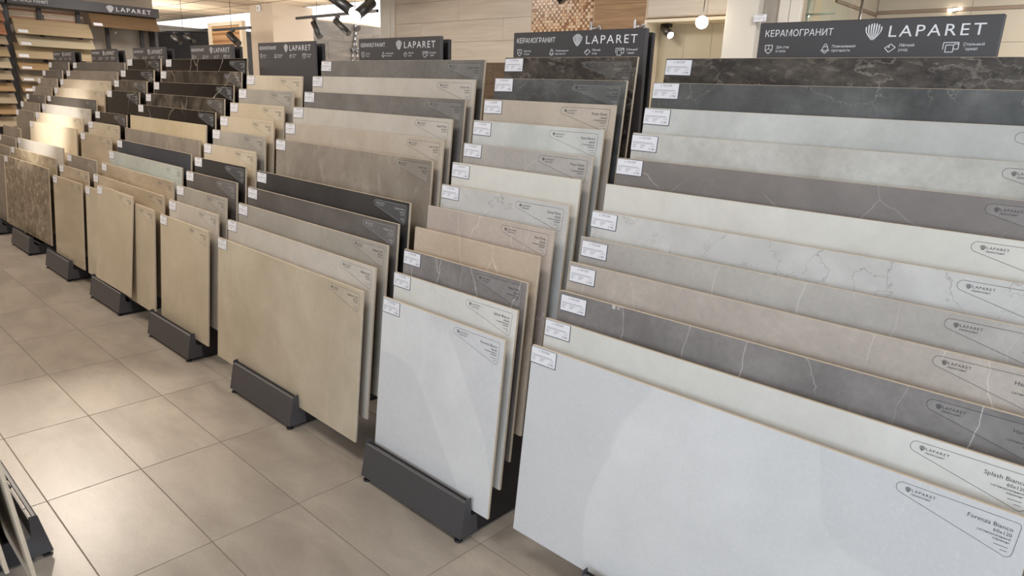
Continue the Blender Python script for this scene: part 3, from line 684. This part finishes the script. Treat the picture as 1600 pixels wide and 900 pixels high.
# ------------------------------------------------------------------ walls
def wall(name, x0, x1, y0, y1, z0=0.0, z1=CEIL_Z+0.01, m=None):
    bm = bmesh.new(); bm_box(bm, x0, x1, y0, y1, z0, z1)
    return struct(name, mesh_of(bm, name, [m or M_beige_wall]))
M_wall_grey = mat_plain('painted_warm_grey', '#aa9f92', 0.8, noise=0.02, nscale=3)
wall_left = wall('wall_left', -7.95, -7.80, -4.6, 3.16, m=M_wall_grey)
wall('wall_far', -16.0, 6.2, 9.9, 10.0, m=M_white_wall)
wall('wall_side', -16.1, -16.0, 2.0, 10.0, m=M_white_wall)
def wall_with_window(name, n, axis, pos, a0, a1, w0, w1, z0, z1):
    bm = bmesh.new(); t = 0.12
    def bx(p0, p1, za, zb):
        if axis == 'y': bm_box(bm, p0, p1, pos-t, pos, za, zb)
        else: bm_box(bm, pos, pos+t, p0, p1, za, zb)
    top = CEIL_Z+0.01
    bx(a0, w0, 0, top); bx(w1, a1, 0, top); bx(w0, w1, 0, z0); bx(w0, w1, z1, top)
    o = struct(name, mesh_of(bm, name, [M_white_wall]))
    fr = bmesh.new(); c = pos-t/2 if axis == 'y' else pos+t/2
    def fb(p0, p1, za, zb, th=0.03):
        if axis == 'y': bm_box(fr, p0, p1, c-th, c+th, za, zb)
        else: bm_box(fr, c-th, c+th, p0, p1, za, zb)
    fb(w0, w0+.06, z0, z1); fb(w1-.06, w1, z0, z1); fb(w0+.06, w1-.06, z0, z0+.06); fb(w0+.06, w1-.06, z1-.06, z1)
    m_ = (w0+w1)/2; fb(m_-.03, m_+.03, z0+.06, z1-.06)
    wo = struct('window_%d' % n, mesh_of(fr, 'window_frame', [M_white]))
    gl = bmesh.new()
    for p0, p1 in ((w0+.06, m_-.03), (m_+.03, w1-.06)):
        if axis == 'y': bm_box(gl, p0, p1, c-.004, c+.004, z0+.06, z1-.06)
        else: bm_box(gl, c-.004, c+.004, p0, p1, z0+.06, z1-.06)
    link('pane', mesh_of(gl, 'pane', [M_glass]), wo)
M_glass = bpy.data.materials.new('clear_glass'); M_glass.use_nodes = True
b_ = M_glass.node_tree.nodes['Principled BSDF']
b_.inputs['Base Color'].default_value = (0.9, 0.97, 0.94, 1); b_.inputs['Roughness'].default_value = 0.02; b_.inputs['Transmission Weight'].default_value = 1.0; b_.inputs['IOR'].default_value = 1.1
wall_with_window('wall_front', 1, 'y', -4.6, -8.0, 6.2, 1.4, 5.4, 0.6, 2.3)
wall_with_window('wall_right', 2, 'x', 6.2, -4.6, 10.0, -2.2, 2.2, 0.6, 2.3)

# ---- exhibit wall behind the racks
M_pale_wood = mat_wood('pale_wood_tile', '#bdb0a0', '#d0c5b7', 'x', 7, 0.4)
M_warm_wood = mat_wood('warm_oak_tile', '#84674c', '#b08d69', 'x', 10, 0.4)
M_ribbed = mat_wood('dark_brown_tile', '#4a3a2b', '#6b563f', 'x', 14, 0.5)
bm = bmesh.new(); top = CEIL_Z+0.01
for x0, x1, z0, z1 in ((-3.87, -0.66, 0, top), (-0.66, 0.11, 2.03, top), (-0.66, 0.11, 0, 0.95), (0.11, 0.66, 0, top)):
    bm_box(bm, x0, x1, 4.21, 4.33, z0, z1)
wall_back = struct('wall_back', mesh_of(bm, 'wall_back', [M_beige_wall]))
def tile_row(par, x0, x1, z0, h, m, length, off, y=4.21, d=0.010, name='wall_tile', gap=0.0012):
    x = x0 - off
    while x < x1-1e-4:
        a, b2 = max(x, x0), min(x+length, x1)
        if b2-a > 0.02:
            bm = bmesh.new(); bm_box(bm, a+gap-(a+b2)/2, b2-gap-(a+b2)/2, -d, 0, gap, h-gap)
            link(name, mesh_of(bm, name, [m], bevel=0.001), par, ((a+b2)/2, y, z0))
        x += length
offs = [0.5, 0.78, 0.2, 0.95, 0.62]
for r in range(5):
    tile_row(wall_back, -3.84, -1.862, 1.715+r*0.2-0.02, 0.2, M_pale_wood, 1.2, offs[r])
    if r > 0:
        tile_row(wall_back, -1.165, -0.662, 1.95+(r-1)*0.2, 0.2, M_warm_wood, 1.2, [0, .3, .1, .55, .2][r])
        tile_row(wall_back, -0.640, 0.11, 2.035+(r-1)*0.2, 0.2 if r < 3 else 0.16, M_pale_wood, 1.2, [0, .68, .3, .5, .2][r]) if r < 4 else None
for r in range(6):
    tile_row(wall_back, -3.84, -0.665, 0.5+r*0.2, 0.198, M_ribbed, 0.6, [0, .3][r % 2])
# mosaic field: chips too small to pick apart, four body colours
M_mos = [mat_plain('mosaic_'+n, c, 0.25) for n, c in (('cream', '#dcc3a6'), ('brown', '#8d603c'), ('tan', '#bd8e66'), ('light', '#cfae8c'))]
bm = bmesh.new(); ch = 0.0252; rm = random.Random(5)
for i in range(27):
    for j in range(26):
        if (i+j) % 2 == 0: mi = 0 if rm.random() < .7 else 3
        else: mi = 1 if rm.random() < .68 else 2
        if rm.random() < .12: mi = rm.randrange(4)
        bm_box(bm, -1.858+i*ch, -1.858+i*ch+ch-.002, 4.199, 4.21, 1.955+j*ch, 1.955+j*ch+ch-.002, mi)
o = link('mosaic_field', mesh_of(bm, 'mosaic_field', M_mos), wall_back); o['kind'] = 'stuff'
bm = bmesh.new(); bm_box(bm, -1.862, -0.660, 4.19, 4.21, 1.935, 1.949)
struct('trim_1', mesh_of(bm, 'trim_1', [M_pale_wood]))
# mirror with a pale frame, built as a recess; beige back imitates its reflection
M_reflection = mat_plain('reflected_beige', '#b9ad96', 0.6, noise=0.03, nscale=4)
M_pale_frame = mat_plain('pale_frame', '#e6d9c2', 0.5)
mirror_recess = thing('recessed_mirror', 'framed mirror built as a recess, reflection as beige panels, above the second rack sign', 'mirror_recess', (-0.28, 4.21, 0.95))
bm = bmesh.new()
bm_box(bm, -0.375, -0.352, -0.02, 0.20, 0, 1.07); bm_box(bm, 0.352, 0.375, -0.02, 0.20, 0, 1.07)
bm_box(bm, -0.352, 0.352, -0.02, 0.20, 1.045, 1.07); bm_box(bm, -0.352, 0.352, -0.02, 0.20, 0, 0.025)
link('mirror_frame', mesh_of(bm, 'mirror_frame', [M_pale_frame], bevel=0.002), mirror_recess)
for i in range(3):
    bm = bmesh.new(); bm_box(bm, -0.352+i*0.2347+.001, -0.352+(i+1)*0.2347-.001, 0.185, 0.20, 0.025, 1.045)
    link('back_panel', mesh_of(bm, 'back_panel', [M_reflection], bevel=0.001), mirror_recess)

def spot_thing(label, p0, p1, stem_top, r=0.035, on=False, group='track spotlights', bodymat=None):
    P0, P1, S = Vector(p0), Vector(p1), Vector(stem_top)
    t = thing('track_spotlight', label, 'spotlight', S, group=group)
    d = (P1-P0).normalized()
    bm = bmesh.new(); bm_cyl(bm, P0-S, P1-S, r, r, 20)
    link('lamp_body', mesh_of(bm, 'lamp_body', [bodymat or M_black]), t)
    bm = bmesh.new(); bm_cyl(bm, P1-S, P1-S+d*0.004, r*0.86, r*0.86, 20)
    link('lens', mesh_of(bm, 'lens', [M_lens if on else M_lens_off]), t)
    mid = P0.lerp(P1, 0.35)
    near = mid + Vector((0, 0, r*0.6))
    bm = bmesh.new(); bm_cyl(bm, (0, 0, 0), near-S, 0.009, 0.009, 10)
    link('stem', mesh_of(bm, 'stem', [M_black]), t)
    bm = bmesh.new(); bm_box(bm, -0.045, 0.045, -0.018, 0.018, -0.025, 0.0)
    link('adapter', mesh_of(bm, 'adapter', [M_black], bevel=0.003), t)
    return t
def track_thing(label, a, b2, wires):
    A, B = Vector(a), Vector(b2); t = thing('light_track', label, 'light track', A, group='ceiling light tracks')
    bm = bmesh.new(); d = (B-A).normalized(); side = d.cross(Vector((0, 0, 1))).normalized()*0.018; up = Vector((0, 0, 0.018))
    q = [side-up, -side-up, -side+up, side+up]
    v0 = [bm.verts.new(k) for k in q]; v1 = [bm.verts.new(B-A+k) for k in q]
    for i in range(4): bm.faces.new((v0[i], v0[(i+1) % 4], v1[(i+1) % 4], v1[i]))
    bm.faces.new(v0[::-1]); bm.faces.new(v1)
    link('rail', mesh_of(bm, 'rail', [M_black], bevel=0.003), t)
    for f in wires:
        p_ = A.lerp(B, f)-A
        bm = bmesh.new(); bm_cyl(bm, p_+Vector((0, 0, .015)), (p_.x, p_.y, CEIL_Z-A.z+0.005), 0.0035, 0.0035, 8)
        link('hanger', mesh_of(bm, 'hanger', [M_black]), t)
    return t
track_thing('long black light track hung in front of the grey slate wall', (-7.52, 5.15, 2.40), (-5.35, 5.07, 2.40), (0.28, 0.75))
spot_thing('unlit black spotlight pointing down, left one on the long black track', (-6.992, 5.12, 2.32), (-6.83, 5.117, 2.11), (-6.98, 5.13, 2.379), 0.045)
spot_thing('unlit black spotlight tilted right, right one on the long black track', (-6.383, 5.095, 2.321), (-6.132, 5.144, 2.147), (-6.34, 5.107, 2.379), 0.045)
spot_thing('lit black spotlight aiming right, above the slate wall opening', (-3.648, 3.23, 2.275), (-3.307, 3.27, 2.104), (-3.53, 3.24, 2.42), 0.05, True)
spot_thing('lit black spotlight aiming down left, beside the white post', (-2.438, 2.86, 2.09), (-2.373, 2.662, 1.968), (-2.47, 2.81, 2.38), 0.042, True)
track_thing('black light track near the top of frame over the second aisle', (-4.3, 3.24, 2.44), (-3.2, 3.24, 2.44), (0.1, 0.9))
track_thing('short black light track in front of the striped wood panel', (-8.74, 4.40, 2.20), (-7.53, 4.405, 2.20), (0.5,))
spot_thing('unlit black spotlight in front of the striped wood panel', (-8.16, 4.375, 2.12), (-7.90, 4.385, 1.985), (-8.09, 4.40, 2.184), 0.05)
track_thing('black light track in front of the dark display booth', (-8.62, 3.46, 2.12), (-8.03, 3.97, 2.135), (0.55,))
spot_thing('black spotlight on the left in front of the dark display booth', (-8.377, 3.624, 2.033), (-8.167, 3.639, 1.941), (-8.385, 3.66, 2.098), 0.035)
spot_thing('black spotlight on the right in front of the dark display booth', (-8.24, 3.751, 2.04), (-8.029, 3.777, 1.976), (-8.25, 3.78, 2.098), 0.035)
spot_thing('dark spotlight at the top edge above the pale wood wall', (-0.951, 3.406, 2.186), (-0.878, 3.431, 2.08), (-0.94, 3.41, 2.45), 0.035)
track_thing('black light track above the pale wood wall, over the top edge', (-1.5, 3.41, 2.47), (-0.4, 3.41, 2.47), (0.1, 0.9))
M_gun = mat_plain('gunmetal', '#5b5650', 0.3, 0.7)
spot_thing('lit metal spotlight modelling a lamp reflected in the framed mirror', (-0.545, 4.31, 1.968), (-0.455, 4.27, 1.905), (-0.522, 4.31, 1.995), 0.030, True, bodymat=M_gun)  # solid lamp stands in for a spotlight reflected by the mirror
pend = thing('pendant_bulb', 'glowing white pendant bulb on a thin cord in front of the framed mirror', 'pendant lamp', (0.03, 3.9, CEIL_Z-0.002))
bm = bmesh.new(); bm_cyl(bm, (0, 0, 0), (-0.02, 0, 1.99-CEIL_Z), 0.003, 0.003, 8)
link('cord', mesh_of(bm, 'cord', [M_black]), pend)
bm = bmesh.new(); bmesh.ops.create_uvsphere(bm, u_segments=24, v_segments=14, radius=0.043); bmesh.ops.translate(bm, verts=bm.verts, vec=(-0.022, 0, 1.95-CEIL_Z))
for f in bm.faces: f.smooth = True
M_bulb = mat_plain('bulb_glow', '#fff6e0', 0.4, emit='#fff3d8', estr=25)
link('globe', mesh_of(bm, 'globe', [M_bulb]), pend)
# chrome robe hooks on the oak tiles
for i, x in enumerate((-1.154, -0.722)):
    h = thing('robe_hook', 'chrome wall hook on the oak tiles, %s' % ('left, beside the mosaic' if i == 0 else 'right, beside the mirror'), 'hook', (x, 4.199, 1.97), group='chrome wall hooks')
    bm = bmesh.new(); bm_cyl(bm, (0.065, 0, 0), (0.065, -0.012, 0), 0.022, 0.022, 16); bm_cyl(bm, (0.065, -0.012, 0), (0.03, -0.04, 0.0), 0.008, 0.008, 12)
    link('wall_plate', mesh_of(bm, 'wall_plate', [M_chrome]), h)
    bm = bmesh.new(); bm_box(bm, -0.008, 0.012, -0.05, -0.036, -0.02, 0.055); bm_box(bm, 0.008, 0.04, -0.046, -0.034, -0.012, 0.008)
    link('holder', mesh_of(bm, 'holder', [M_chrome], bevel=0.004), h)

# ---- pillar, grey panel, white panel and the tiled shower cabin
bm = bmesh.new(); bm_box(bm, 0.155, 0.385, 3.95, 4.20, 0, CEIL_Z+0.005)
struct('trim_2', mesh_of(bm, 'pillar', [M_white_wall], bevel=0.006))
M_greyp = mat_plain('grey_panel', '#a8a096', 0.6, noise=0.03, nscale=20)
bm = bmesh.new(); bm_box(bm, 0.388, 0.500, 4.03, 4.06, 0, CEIL_Z+0.005)
struct('trim_3', mesh_of(bm, 'grey_panel', [M_greyp], bevel=0.002))
tg_ = link('price_card', TAGS['2 790'], None, (0.372, 3.925, 1.985)); tag(tg_, 'white price card on the pillar edge above the nearest rack sign', 'price card')
bm = bmesh.new(); bm_box(bm, 0.506, 0.575, 4.0, 4.04, 0, CEIL_Z+0.005); bm_box(bm, 0.579, 0.652, 4.0, 4.04, 0, CEIL_Z+0.005)
struct('trim_4', mesh_of(bm, 'white_panel', [M_white_wall], bevel=0.003))
M_cab = mat_plain('cabin_beige_tile', '#b9ae9c', 0.35, noise=0.02, nscale=6)
M_list = mat_plain('brown_listello', '#8d7a68', 0.4)
bm = bmesh.new(); bm_box(bm, 0.56, 0.645, 4.06, 5.72, 0, CEIL_Z+0.005); cab = struct('wall_cabin', mesh_of(bm, 'wall_cabin', [M_beige_wall]))
bm = bmesh.new(); bm_box(bm, 0.56, 5.0, 5.565, 5.72, 0, CEIL_Z+0.005); cab2 = struct('wall_cabin_back', mesh_of(bm, 'wall_cabin_back', [M_beige_wall]))
def tile_grid_x(par, x, ys, zs):
    for a in range(len(ys)-1):
        for c in range(len(zs)-1):
            bm = bmesh.new(); bm_box(bm, 0, 0.012, ys[a]+.001, ys[a+1]-.001, zs[c]+.001, zs[c+1]-.001)
            link('wall_tile', mesh_of(bm, 'wall_tile', [M_cab], bevel=0.001), par, (x, 0, 0))
tile_grid_x(cab, 0.645, [4.07, 4.55, 5.05, 5.553], [0.9, 1.5, 2.125]); tile_grid_x(cab, 0.645, [4.07, 4.55, 5.05, 5.553], [2.150, 2.59])
def tile_grid_y(par, y, xs, zs):
    for a in range(len(xs)-1):
        for c in range(len(zs)-1):
            bm = bmesh.new(); bm_box(bm, xs[a]+.001, xs[a+1]-.001, -0.012, 0, zs[c]+.001, zs[c+1]-.001)
            link('wall_tile', mesh_of(bm, 'wall_tile', [M_cab], bevel=0.001), par, (0, y, 0))
XS = [0.66, 1.315, 1.92, 2.52, 3.12, 3.72]
tile_grid_y(cab2, 5.565, XS, [0.9, 1.40, 1.915, 2.14]); tile_grid_y(cab2, 5.565, XS, [2.165, 2.59])
bm = bmesh.new(); bm_box(bm, 0.645, 0.662, 4.62, 5.548, 2.126, 2.149); struct('trim_5', mesh_of(bm, 'listello', [M_list]))
bm = bmesh.new(); bm_box(bm, 0.66, 5.0, 5.548, 5.565, 2.141, 2.164); struct('trim_6', mesh_of(bm, 'listello', [M_list]))
gs = thing('glass_screen', 'clear glass shower screen with slim metal rail, behind the nearest rack sign', 'shower screen', (0.66, 4.10, 0))
bm = bmesh.new(); bm_box(bm, 0.012, 0.27, -0.004, 0.004, 0.1, 2.45); link('pane', mesh_of(bm, 'pane', [M_glass]), gs)
M_edge = mat_plain('glass_edge_green', '#8a9484', 0.3)
bm = bmesh.new(); bm_box(bm, 0.0, 0.010, -0.006, 0.006, 0.1, 2.45); link('edge_profile', mesh_of(bm, 'edge_profile', [M_edge]), gs)
bm = bmesh.new(); bm_cyl(bm, (0, -0.012, 1.99), (0.185, -0.012, 1.99), 0.006, 0.006, 10); link('rail', mesh_of(bm, 'rail', [M_edge]), gs)
pp = thing('shower_column', 'upright chrome shower pipe in front of the beige cabin tiles', 'shower pipe', (0.93, 4.30, 1.0))
bm = bmesh.new(); bm_cyl(bm, (0, 0, 0), (0, 0, 1.42), 0.009, 0.009, 14); link('pipe', mesh_of(bm, 'pipe', [M_chrome]), pp)
bm = bmesh.new(); bm_cyl(bm, (0, 0, 1.42), (0.16, -0.06, 1.46), 0.009, 0.009, 12); bm_cyl(bm, (0.16, -0.06, 1.462), (0.16, -0.06, 1.45), 0.09, 0.09, 24); link('overhead_rose', mesh_of(bm, 'overhead_rose', [M_chrome]), pp)
bm = bmesh.new(); bm_cyl(bm, (0, 0, 0.3), (0, 0.16, 0.3), 0.02, 0.02, 14); bm_cyl(bm, (0, 0, 0.0), (0, 0, 0.32), 0.016, 0.016, 14); link('mixer', mesh_of(bm, 'mixer', [M_chrome]), pp)
wl = thing('trim_glint', 'small glowing bead imitating a lamp reflection on the brown cabin trim', 'glint', (1.205, 5.545, 2.15))  # emissive bead stands in for a lamp's glint on the trim
bm = bmesh.new(); bm_cyl(bm, (-0.04, -0.015, -0.004), (0.05, -0.015, 0.006), 0.011, 0.006, 12); link('glint_bead', mesh_of(bm, 'glint_bead', [M_lens]), wl)
bm = bmesh.new(); bm_box(bm, -0.02, 0.02, -0.01, 0.0, -0.012, 0.012); link('glint_base', mesh_of(bm, 'glint_base', [M_chrome]), wl)

# ---- left background: post, slate wall, column, booth, striped panel
bm = bmesh.new(); bm_box(bm, -4.09, -3.93, 4.17, 4.34, 0, CEIL_Z+0.005); bm_box(bm, -3.93, -3.865, 4.185, 4.34, 0, CEIL_Z+0.005)
struct('trim_7', mesh_of(bm, 'white_post', [M_white_wall], bevel=0.004))
M_slate = mat_stone('grey_slate_tile', '#6d655c', '#857b70', 50, 3, 0.1, 40, 0.5, cloud='#5f574f', camt=0.5, cscale=3, stretch=(1, .5, 2))
slate = wall('wall_shower', -8.05, -7.88, 5.60, 7.6, 0, 2.47, m=M_beige_wall)
for r in range(5):
    for a in range(4):
        y0 = 5.62 + a*0.6 - (0.3 if r % 2 else 0); y1 = y0+0.6
        y0, y1 = max(5.61, y0), min(7.59, y1)
        if y1-y0 < .05: continue
        bm = bmesh.new(); bm_box(bm, 0, 0.012, y0+.001, y1-.001, 0.95+r*.3+.001, 0.95+(r+1)*.3-.001)
        link('wall_tile', mesh_of(bm, 'wall_tile', [M_slate], bevel=0.001), slate, (-7.88, 0, 0))
sh = thing('hand_shower', 'chrome hand shower with twin hoses on the grey slate wall', 'shower', (-7.868, 6.42, 1.7))
bm = bmesh.new(); bm_cyl(bm, (0.05, 0.03, 0.70), (0.09, 0.03, 0.68), 0.055, 0.055, 20); bm_cyl(bm, (0.05, 0.03, 0.68), (0.03, 0.0, 0.50), 0.012, 0.016, 12); link('shower_head', mesh_of(bm, 'shower_head', [M_chrome]), sh)
bm = bmesh.new()
for q in (-0.09, 0.07):
    pr = None
    for i in range(9):
        t_ = i/8; pt = Vector((0.04, q*math.sin(t_*PI/2), 0.55-0.75*t_))
        if pr is not None: bm_cyl(bm, pr, pt, 0.010, 0.010, 8)
        pr = pt
link('hose', mesh_of(bm, 'hose', [M_chrome]), sh)
bm = bmesh.new(); bm_box(bm, 0, 0.05, -0.07, 0.07, 0.32, 0.36); link('holder', mesh_of(bm, 'holder', [M_chrome], bevel=0.006), sh)
M_col = mat_plain('column_paint', '#c9b9a6', 0.8, noise=0.02, nscale=2)
bm = bmesh.new(); bm_box(bm, -8.46, -7.75, 4.88, 5.58, 0, CEIL_Z+0.005)
struct('column', mesh_of(bm, 'column', [M_col], bevel=0.004))
dt = thing('wall_sensor', 'small white wall sensor high on the beige column', 'sensor', (-8.12, 4.879, 2.545))
bm = bmesh.new(); bm_box(bm, -0.05, 0.05, -0.035, 0, -0.045, 0.045); link('case', mesh_of(bm, 'case', [M_white], bevel=0.008), dt)
bm = bmesh.new(); bm_box(bm, -0.02, 0.02, -0.04, -0.034, -0.02, 0.015); link('window', mesh_of(bm, 'window', [M_wall_grey], bevel=0.003), dt)
M_booth = mat_plain('booth_black', '#161516', 0.6)
booth = thing('display_booth', 'black display booth in the far left background behind the tracks', 'booth', (-11.8, 5.2, 0))
bm = bmesh.new(); bm_box(bm, -1.4, 1.28, 0, 0.06, 0, 2.34); link('front_panel', mesh_of(bm, 'front_panel', [M_booth], bevel=0.004), booth)
bm = bmesh.new(); bm_box(bm, -1.42, 1.30, -0.02, 0.9, 2.30, 2.36); link('top_rail', mesh_of(bm, 'top_rail', [M_booth], bevel=0.004), booth)
bm = bmesh.new(); bm_box(bm, 1.22, 1.28, 0.06, 0.9, 0, 2.30); link('side_panel', mesh_of(bm, 'side_panel', [M_booth], bevel=0.004), booth)
st = thing('striped_screen', 'striped warm wood panel in a pale frame, left of the beige column', 'screen', (-9.85, 5.12, 0))
M_stripe = [mat_wood('strip_wood_light', '#b98d5d', '#d0a678', 'x', 6, 0.5), mat_wood('strip_wood_dark', '#8d6237', '#a97c4d', 'x', 6, 0.5)]
bm = bmesh.new(); rs = random.Random(9)
z = 0.4
while z < 2.36:
    h = rs.choice((0.022, 0.03, 0.04)); bm_box(bm, -0.50, 0.56, -rs.uniform(0.004, 0.016), 0.03, z, z+h-.002, rs.choice((0, 0, 1))); z += h
o = link('strips', mesh_of(bm, 'strips', M_stripe), st); o['kind'] = 'stuff'
bm = bmesh.new(); bm_box(bm, -0.64, -0.50, -0.02, 0.05, 0, 2.43); bm_box(bm, 0.56, 0.66, -0.02, 0.05, 0, 2.43); bm_box(bm, -0.50, 0.56, -0.02, 0.05, 2.37, 2.43); bm_box(bm, -0.5, 0.56, 0.03, 0.05, 0, 2.37)
link('frame', mesh_of(bm, 'frame', [M_pale_frame], bevel=0.003), st)

# ---- plank display racks against the left wall
def wood_rack(y0, y1, label, header):
    r = thing('plank_rack', label, 'display rack', (-7.5, (y0+y1)/2, 0)); h = (y1-y0)/2
    for sy in (-1, 1):
        bm = bmesh.new(); bm_box(bm, -0.25, -0.03, sy*h-0.03, sy*h+0.01, 0, 2.30); link('side_post', mesh_of(bm, 'side_post', [M_frame], bevel=0.003), r)
    bm = bmesh.new(); bm_box(bm, -0.028, 0.08, -h-0.01, h+0.01, 2.190, 2.30); hd = link('header_panel', mesh_of(bm, 'header_panel', [M_frame], bevel=0.003), r)
    for y in (-0.6*h, -0.1*h, 0.28*h, 0.78*h):
        bm = bmesh.new(); bm_box(bm, -0.09, -0.06, y-0.022, y+0.022, 0.1, 2.18); link('upright', mesh_of(bm, 'upright', [M_frame_dark]), r)
        bm = bmesh.new(); bm_cyl(bm, (-0.06, y+.03, 2.10), (-0.03, y+.035, 2.0), 0.006, 0.006, 8); link('support_rod', mesh_of(bm, 'support_rod', [M_frame_dark]), r)
    bm = bmesh.new(); bm_box(bm, -0.28, -0.25, -h+.02, h-.02, 0.05, 2.2); link('back_panel', mesh_of(bm, 'back_panel', [M_wall_grey]), r)
    return r, hd, h
wr, hd, hh = wood_rack(1.44, 3.08, 'graphite wood-plank rack with a long header sign, against the left wall', True)
MZ = Matrix.Rotation(PI/2, 4, 'Z')   # text frame: x -> +y, facing +x
def side_text(name, fn):
    bm = bmesh.new(); fn(bm); bmesh.ops.transform(bm, matrix=MZ, verts=bm.verts); bmesh.ops.translate(bm, verts=bm.verts, vec=(0.0805, 0, 0))
    return link(name, mesh_of(bm, name, [M_white], fixn=False), hd)
side_text('heading_text', lambda bm: bm_text(bm, 'КЕРАМОГРАНИТ', -0.79, 2.222, 0, 0.37, 0.034))
side_text('shell_emblem', lambda bm: bm_emblem(bm, 0.245, 2.245, 0.04, 0.042, 0))
side_text('brand_text', lambda bm: bm_text(bm, 'LAPARET', 0.315, 2.222, 0, 0.415, 0.050, spacing=1.25))
wr2, hd2, hh2 = wood_rack(-0.30, 1.40, 'graphite wood-plank rack at the left edge of the photo', False)
# stacked plank ends seen under the header: real boards behind the front ones
W_M = {'oak': mat_wood('plank_oak', '#9c8768', '#b09b7b', 'y', 8, 0.5), 'pale': mat_wood('plank_pale', '#ad9f86', '#bfb297', 'y', 6, 0.5), 'brown': mat_wood('plank_brown', '#5f4a33', '#775d41', 'y', 9, 0.5),
       'honey': mat_wood('plank_honey', '#987a57', '#ad8f6b', 'y', 8, 0.5), 'ash': mat_wood('plank_ash', '#9c8c75', '#b5a58c', 'y', 10, 0.5), 'red': mat_wood('plank_reddish', '#8b5c40', '#b08062', 'y', 12, 0.5), 'stripe': mat_wood('plank_striped', '#a48a74', '#cdb8a2', 'y', 16, 0.5)}
bm = bmesh.new(); bm_box(bm, -0.006, 0.006, -0.40, 0.40, -0.085, 0.085)
ME_PL = {}
def plank(mkey, y0, y1, zt, zb, label, group, x_t=-7.485, x_b=-7.375, card=True):
    L_ = math.hypot(zt-zb, x_b-x_t); key = (round(y1-y0, 2), round(L_, 3))
    if key not in ME_PL:
        b2 = bmesh.new(); bm_box(b2, -0.005, 0.005, -(y1-y0)/2, (y1-y0)/2, -L_/2, L_/2); ME_PL[key] = mesh_of(b2, 'plank', [W_M[mkey]], bevel=0.001)
    o = link('wood_plank', ME_PL[key], None, ((x_t+x_b)/2, (y0+y1)/2, (zt+zb)/2), (0, -math.atan2(x_b-x_t, zt-zb), 0))
    o.material_slots[0].link = 'OBJECT'; o.material_slots[0].material = W_M[mkey]
    tag(o, label, 'wood plank', group)
    if card:
        b2 = bmesh.new(); bm_box(b2, 0.0055, 0.007, -0.05, 0.05, -0.02, 0.02)
        link('price_card', mesh_of(b2, 'price_card', [M_card]), o, (0.0, -(y1-y0)/2+0.075, -L_/2+0.03))
    return o
g1 = 'wood planks on the rack with the long header'
plank('oak', 1.462, 2.262, 2.035, 1.868, 'light oak wood-look plank, topmost at left under the long header', g1)
plank('pale', 1.475, 2.275, 1.850, 1.735, 'pale cream wood-look plank below the topmost oak plank', g1)
plank('oak', 1.440, 2.240, 1.768, 1.595, 'oak wood-look plank, third from the top under the header', g1, -7.50, -7.40)
plank('honey', 1.450, 2.250, 1.555, 1.466, 'honey coloured wood-look plank, fourth from the top', g1)
plank('ash', 1.450, 2.250, 1.415, 1.335, 'brownish ash wood-look plank, fifth from the top', g1)
plank('honey', 1.450, 2.250, 1.300, 1.215, 'honey wood-look plank, sixth from the top', g1)
plank('ash', 1.450, 2.250, 1.165, 1.090, 'ash wood-look plank, lowest one seen beside the last rack', g1)
plank('brown', 2.262, 3.062, 2.185, 2.016, 'dark brown wood-look plank at right under the long header', g1)
for i in range(6):
    plank(['stripe', 'red', 'stripe', 'ash', 'stripe', 'red'][i], 1.47, 2.24, 2.175-i*0.022, 2.155-i*0.022, 'striped plank edge in the pile behind the topmost oak plank, %s' % ['topmost', 'second from top', 'third from top', 'fourth from top', 'fifth from top', 'lowest'][i], 'plank edges piled behind the oak plank', -7.61, -7.608, False)
g2 = 'wood planks on the rack at the left edge'
for i, (mk, zt, zb, lb) in enumerate([('stripe', 2.183, 2.104, 'pale striped plank'), ('red', 2.103, 1.988, 'reddish brown plank'), ('red', 1.980, 1.840, 'worn reddish plank'), ('ash', 1.828, 1.735, 'beige plank'), ('oak', 1.707, 1.600, 'oak plank'),
        ('pale', 1.586, 1.474, 'pale plank'), ('ash', 1.444, 1.345, 'greyish plank'), ('honey', 1.306, 1.216, 'honey plank'), ('ash', 1.190, 1.078, 'ash plank'), ('honey', 1.058, 0.955, 'light honey plank'), ('ash', 0.925, 0.815, 'dull ash plank')]):
    plank(mk, 0.57, 1.375, zt, zb, '%s at the left photo edge, %s' % (lb, 'topmost' if i == 0 else ['', 'second', 'third', 'fourth', 'fifth', 'sixth', 'seventh', 'eighth', 'ninth', 'tenth', 'lowest'][i] + (' from the top' if i < 10 else ' of the rack')), g2, card=False)
kb = link('knob', None, wr, (-0.249, 2.64-2.26, 1.985))
bm = bmesh.new(); bm_cyl(bm, (0, 0, 0), (0.012, 0, 0), 0.012, 0.012, 14); link('collar', mesh_of(bm, 'collar', [M_chrome]), kb)
bm = bmesh.new(); bmesh.ops.create_uvsphere(bm, u_segments=14, v_segments=10, radius=0.016); bmesh.ops.translate(bm, verts=bm.verts, vec=(0.024, 0, 0)); link('ball', mesh_of(bm, 'ball', [M_white]), kb)
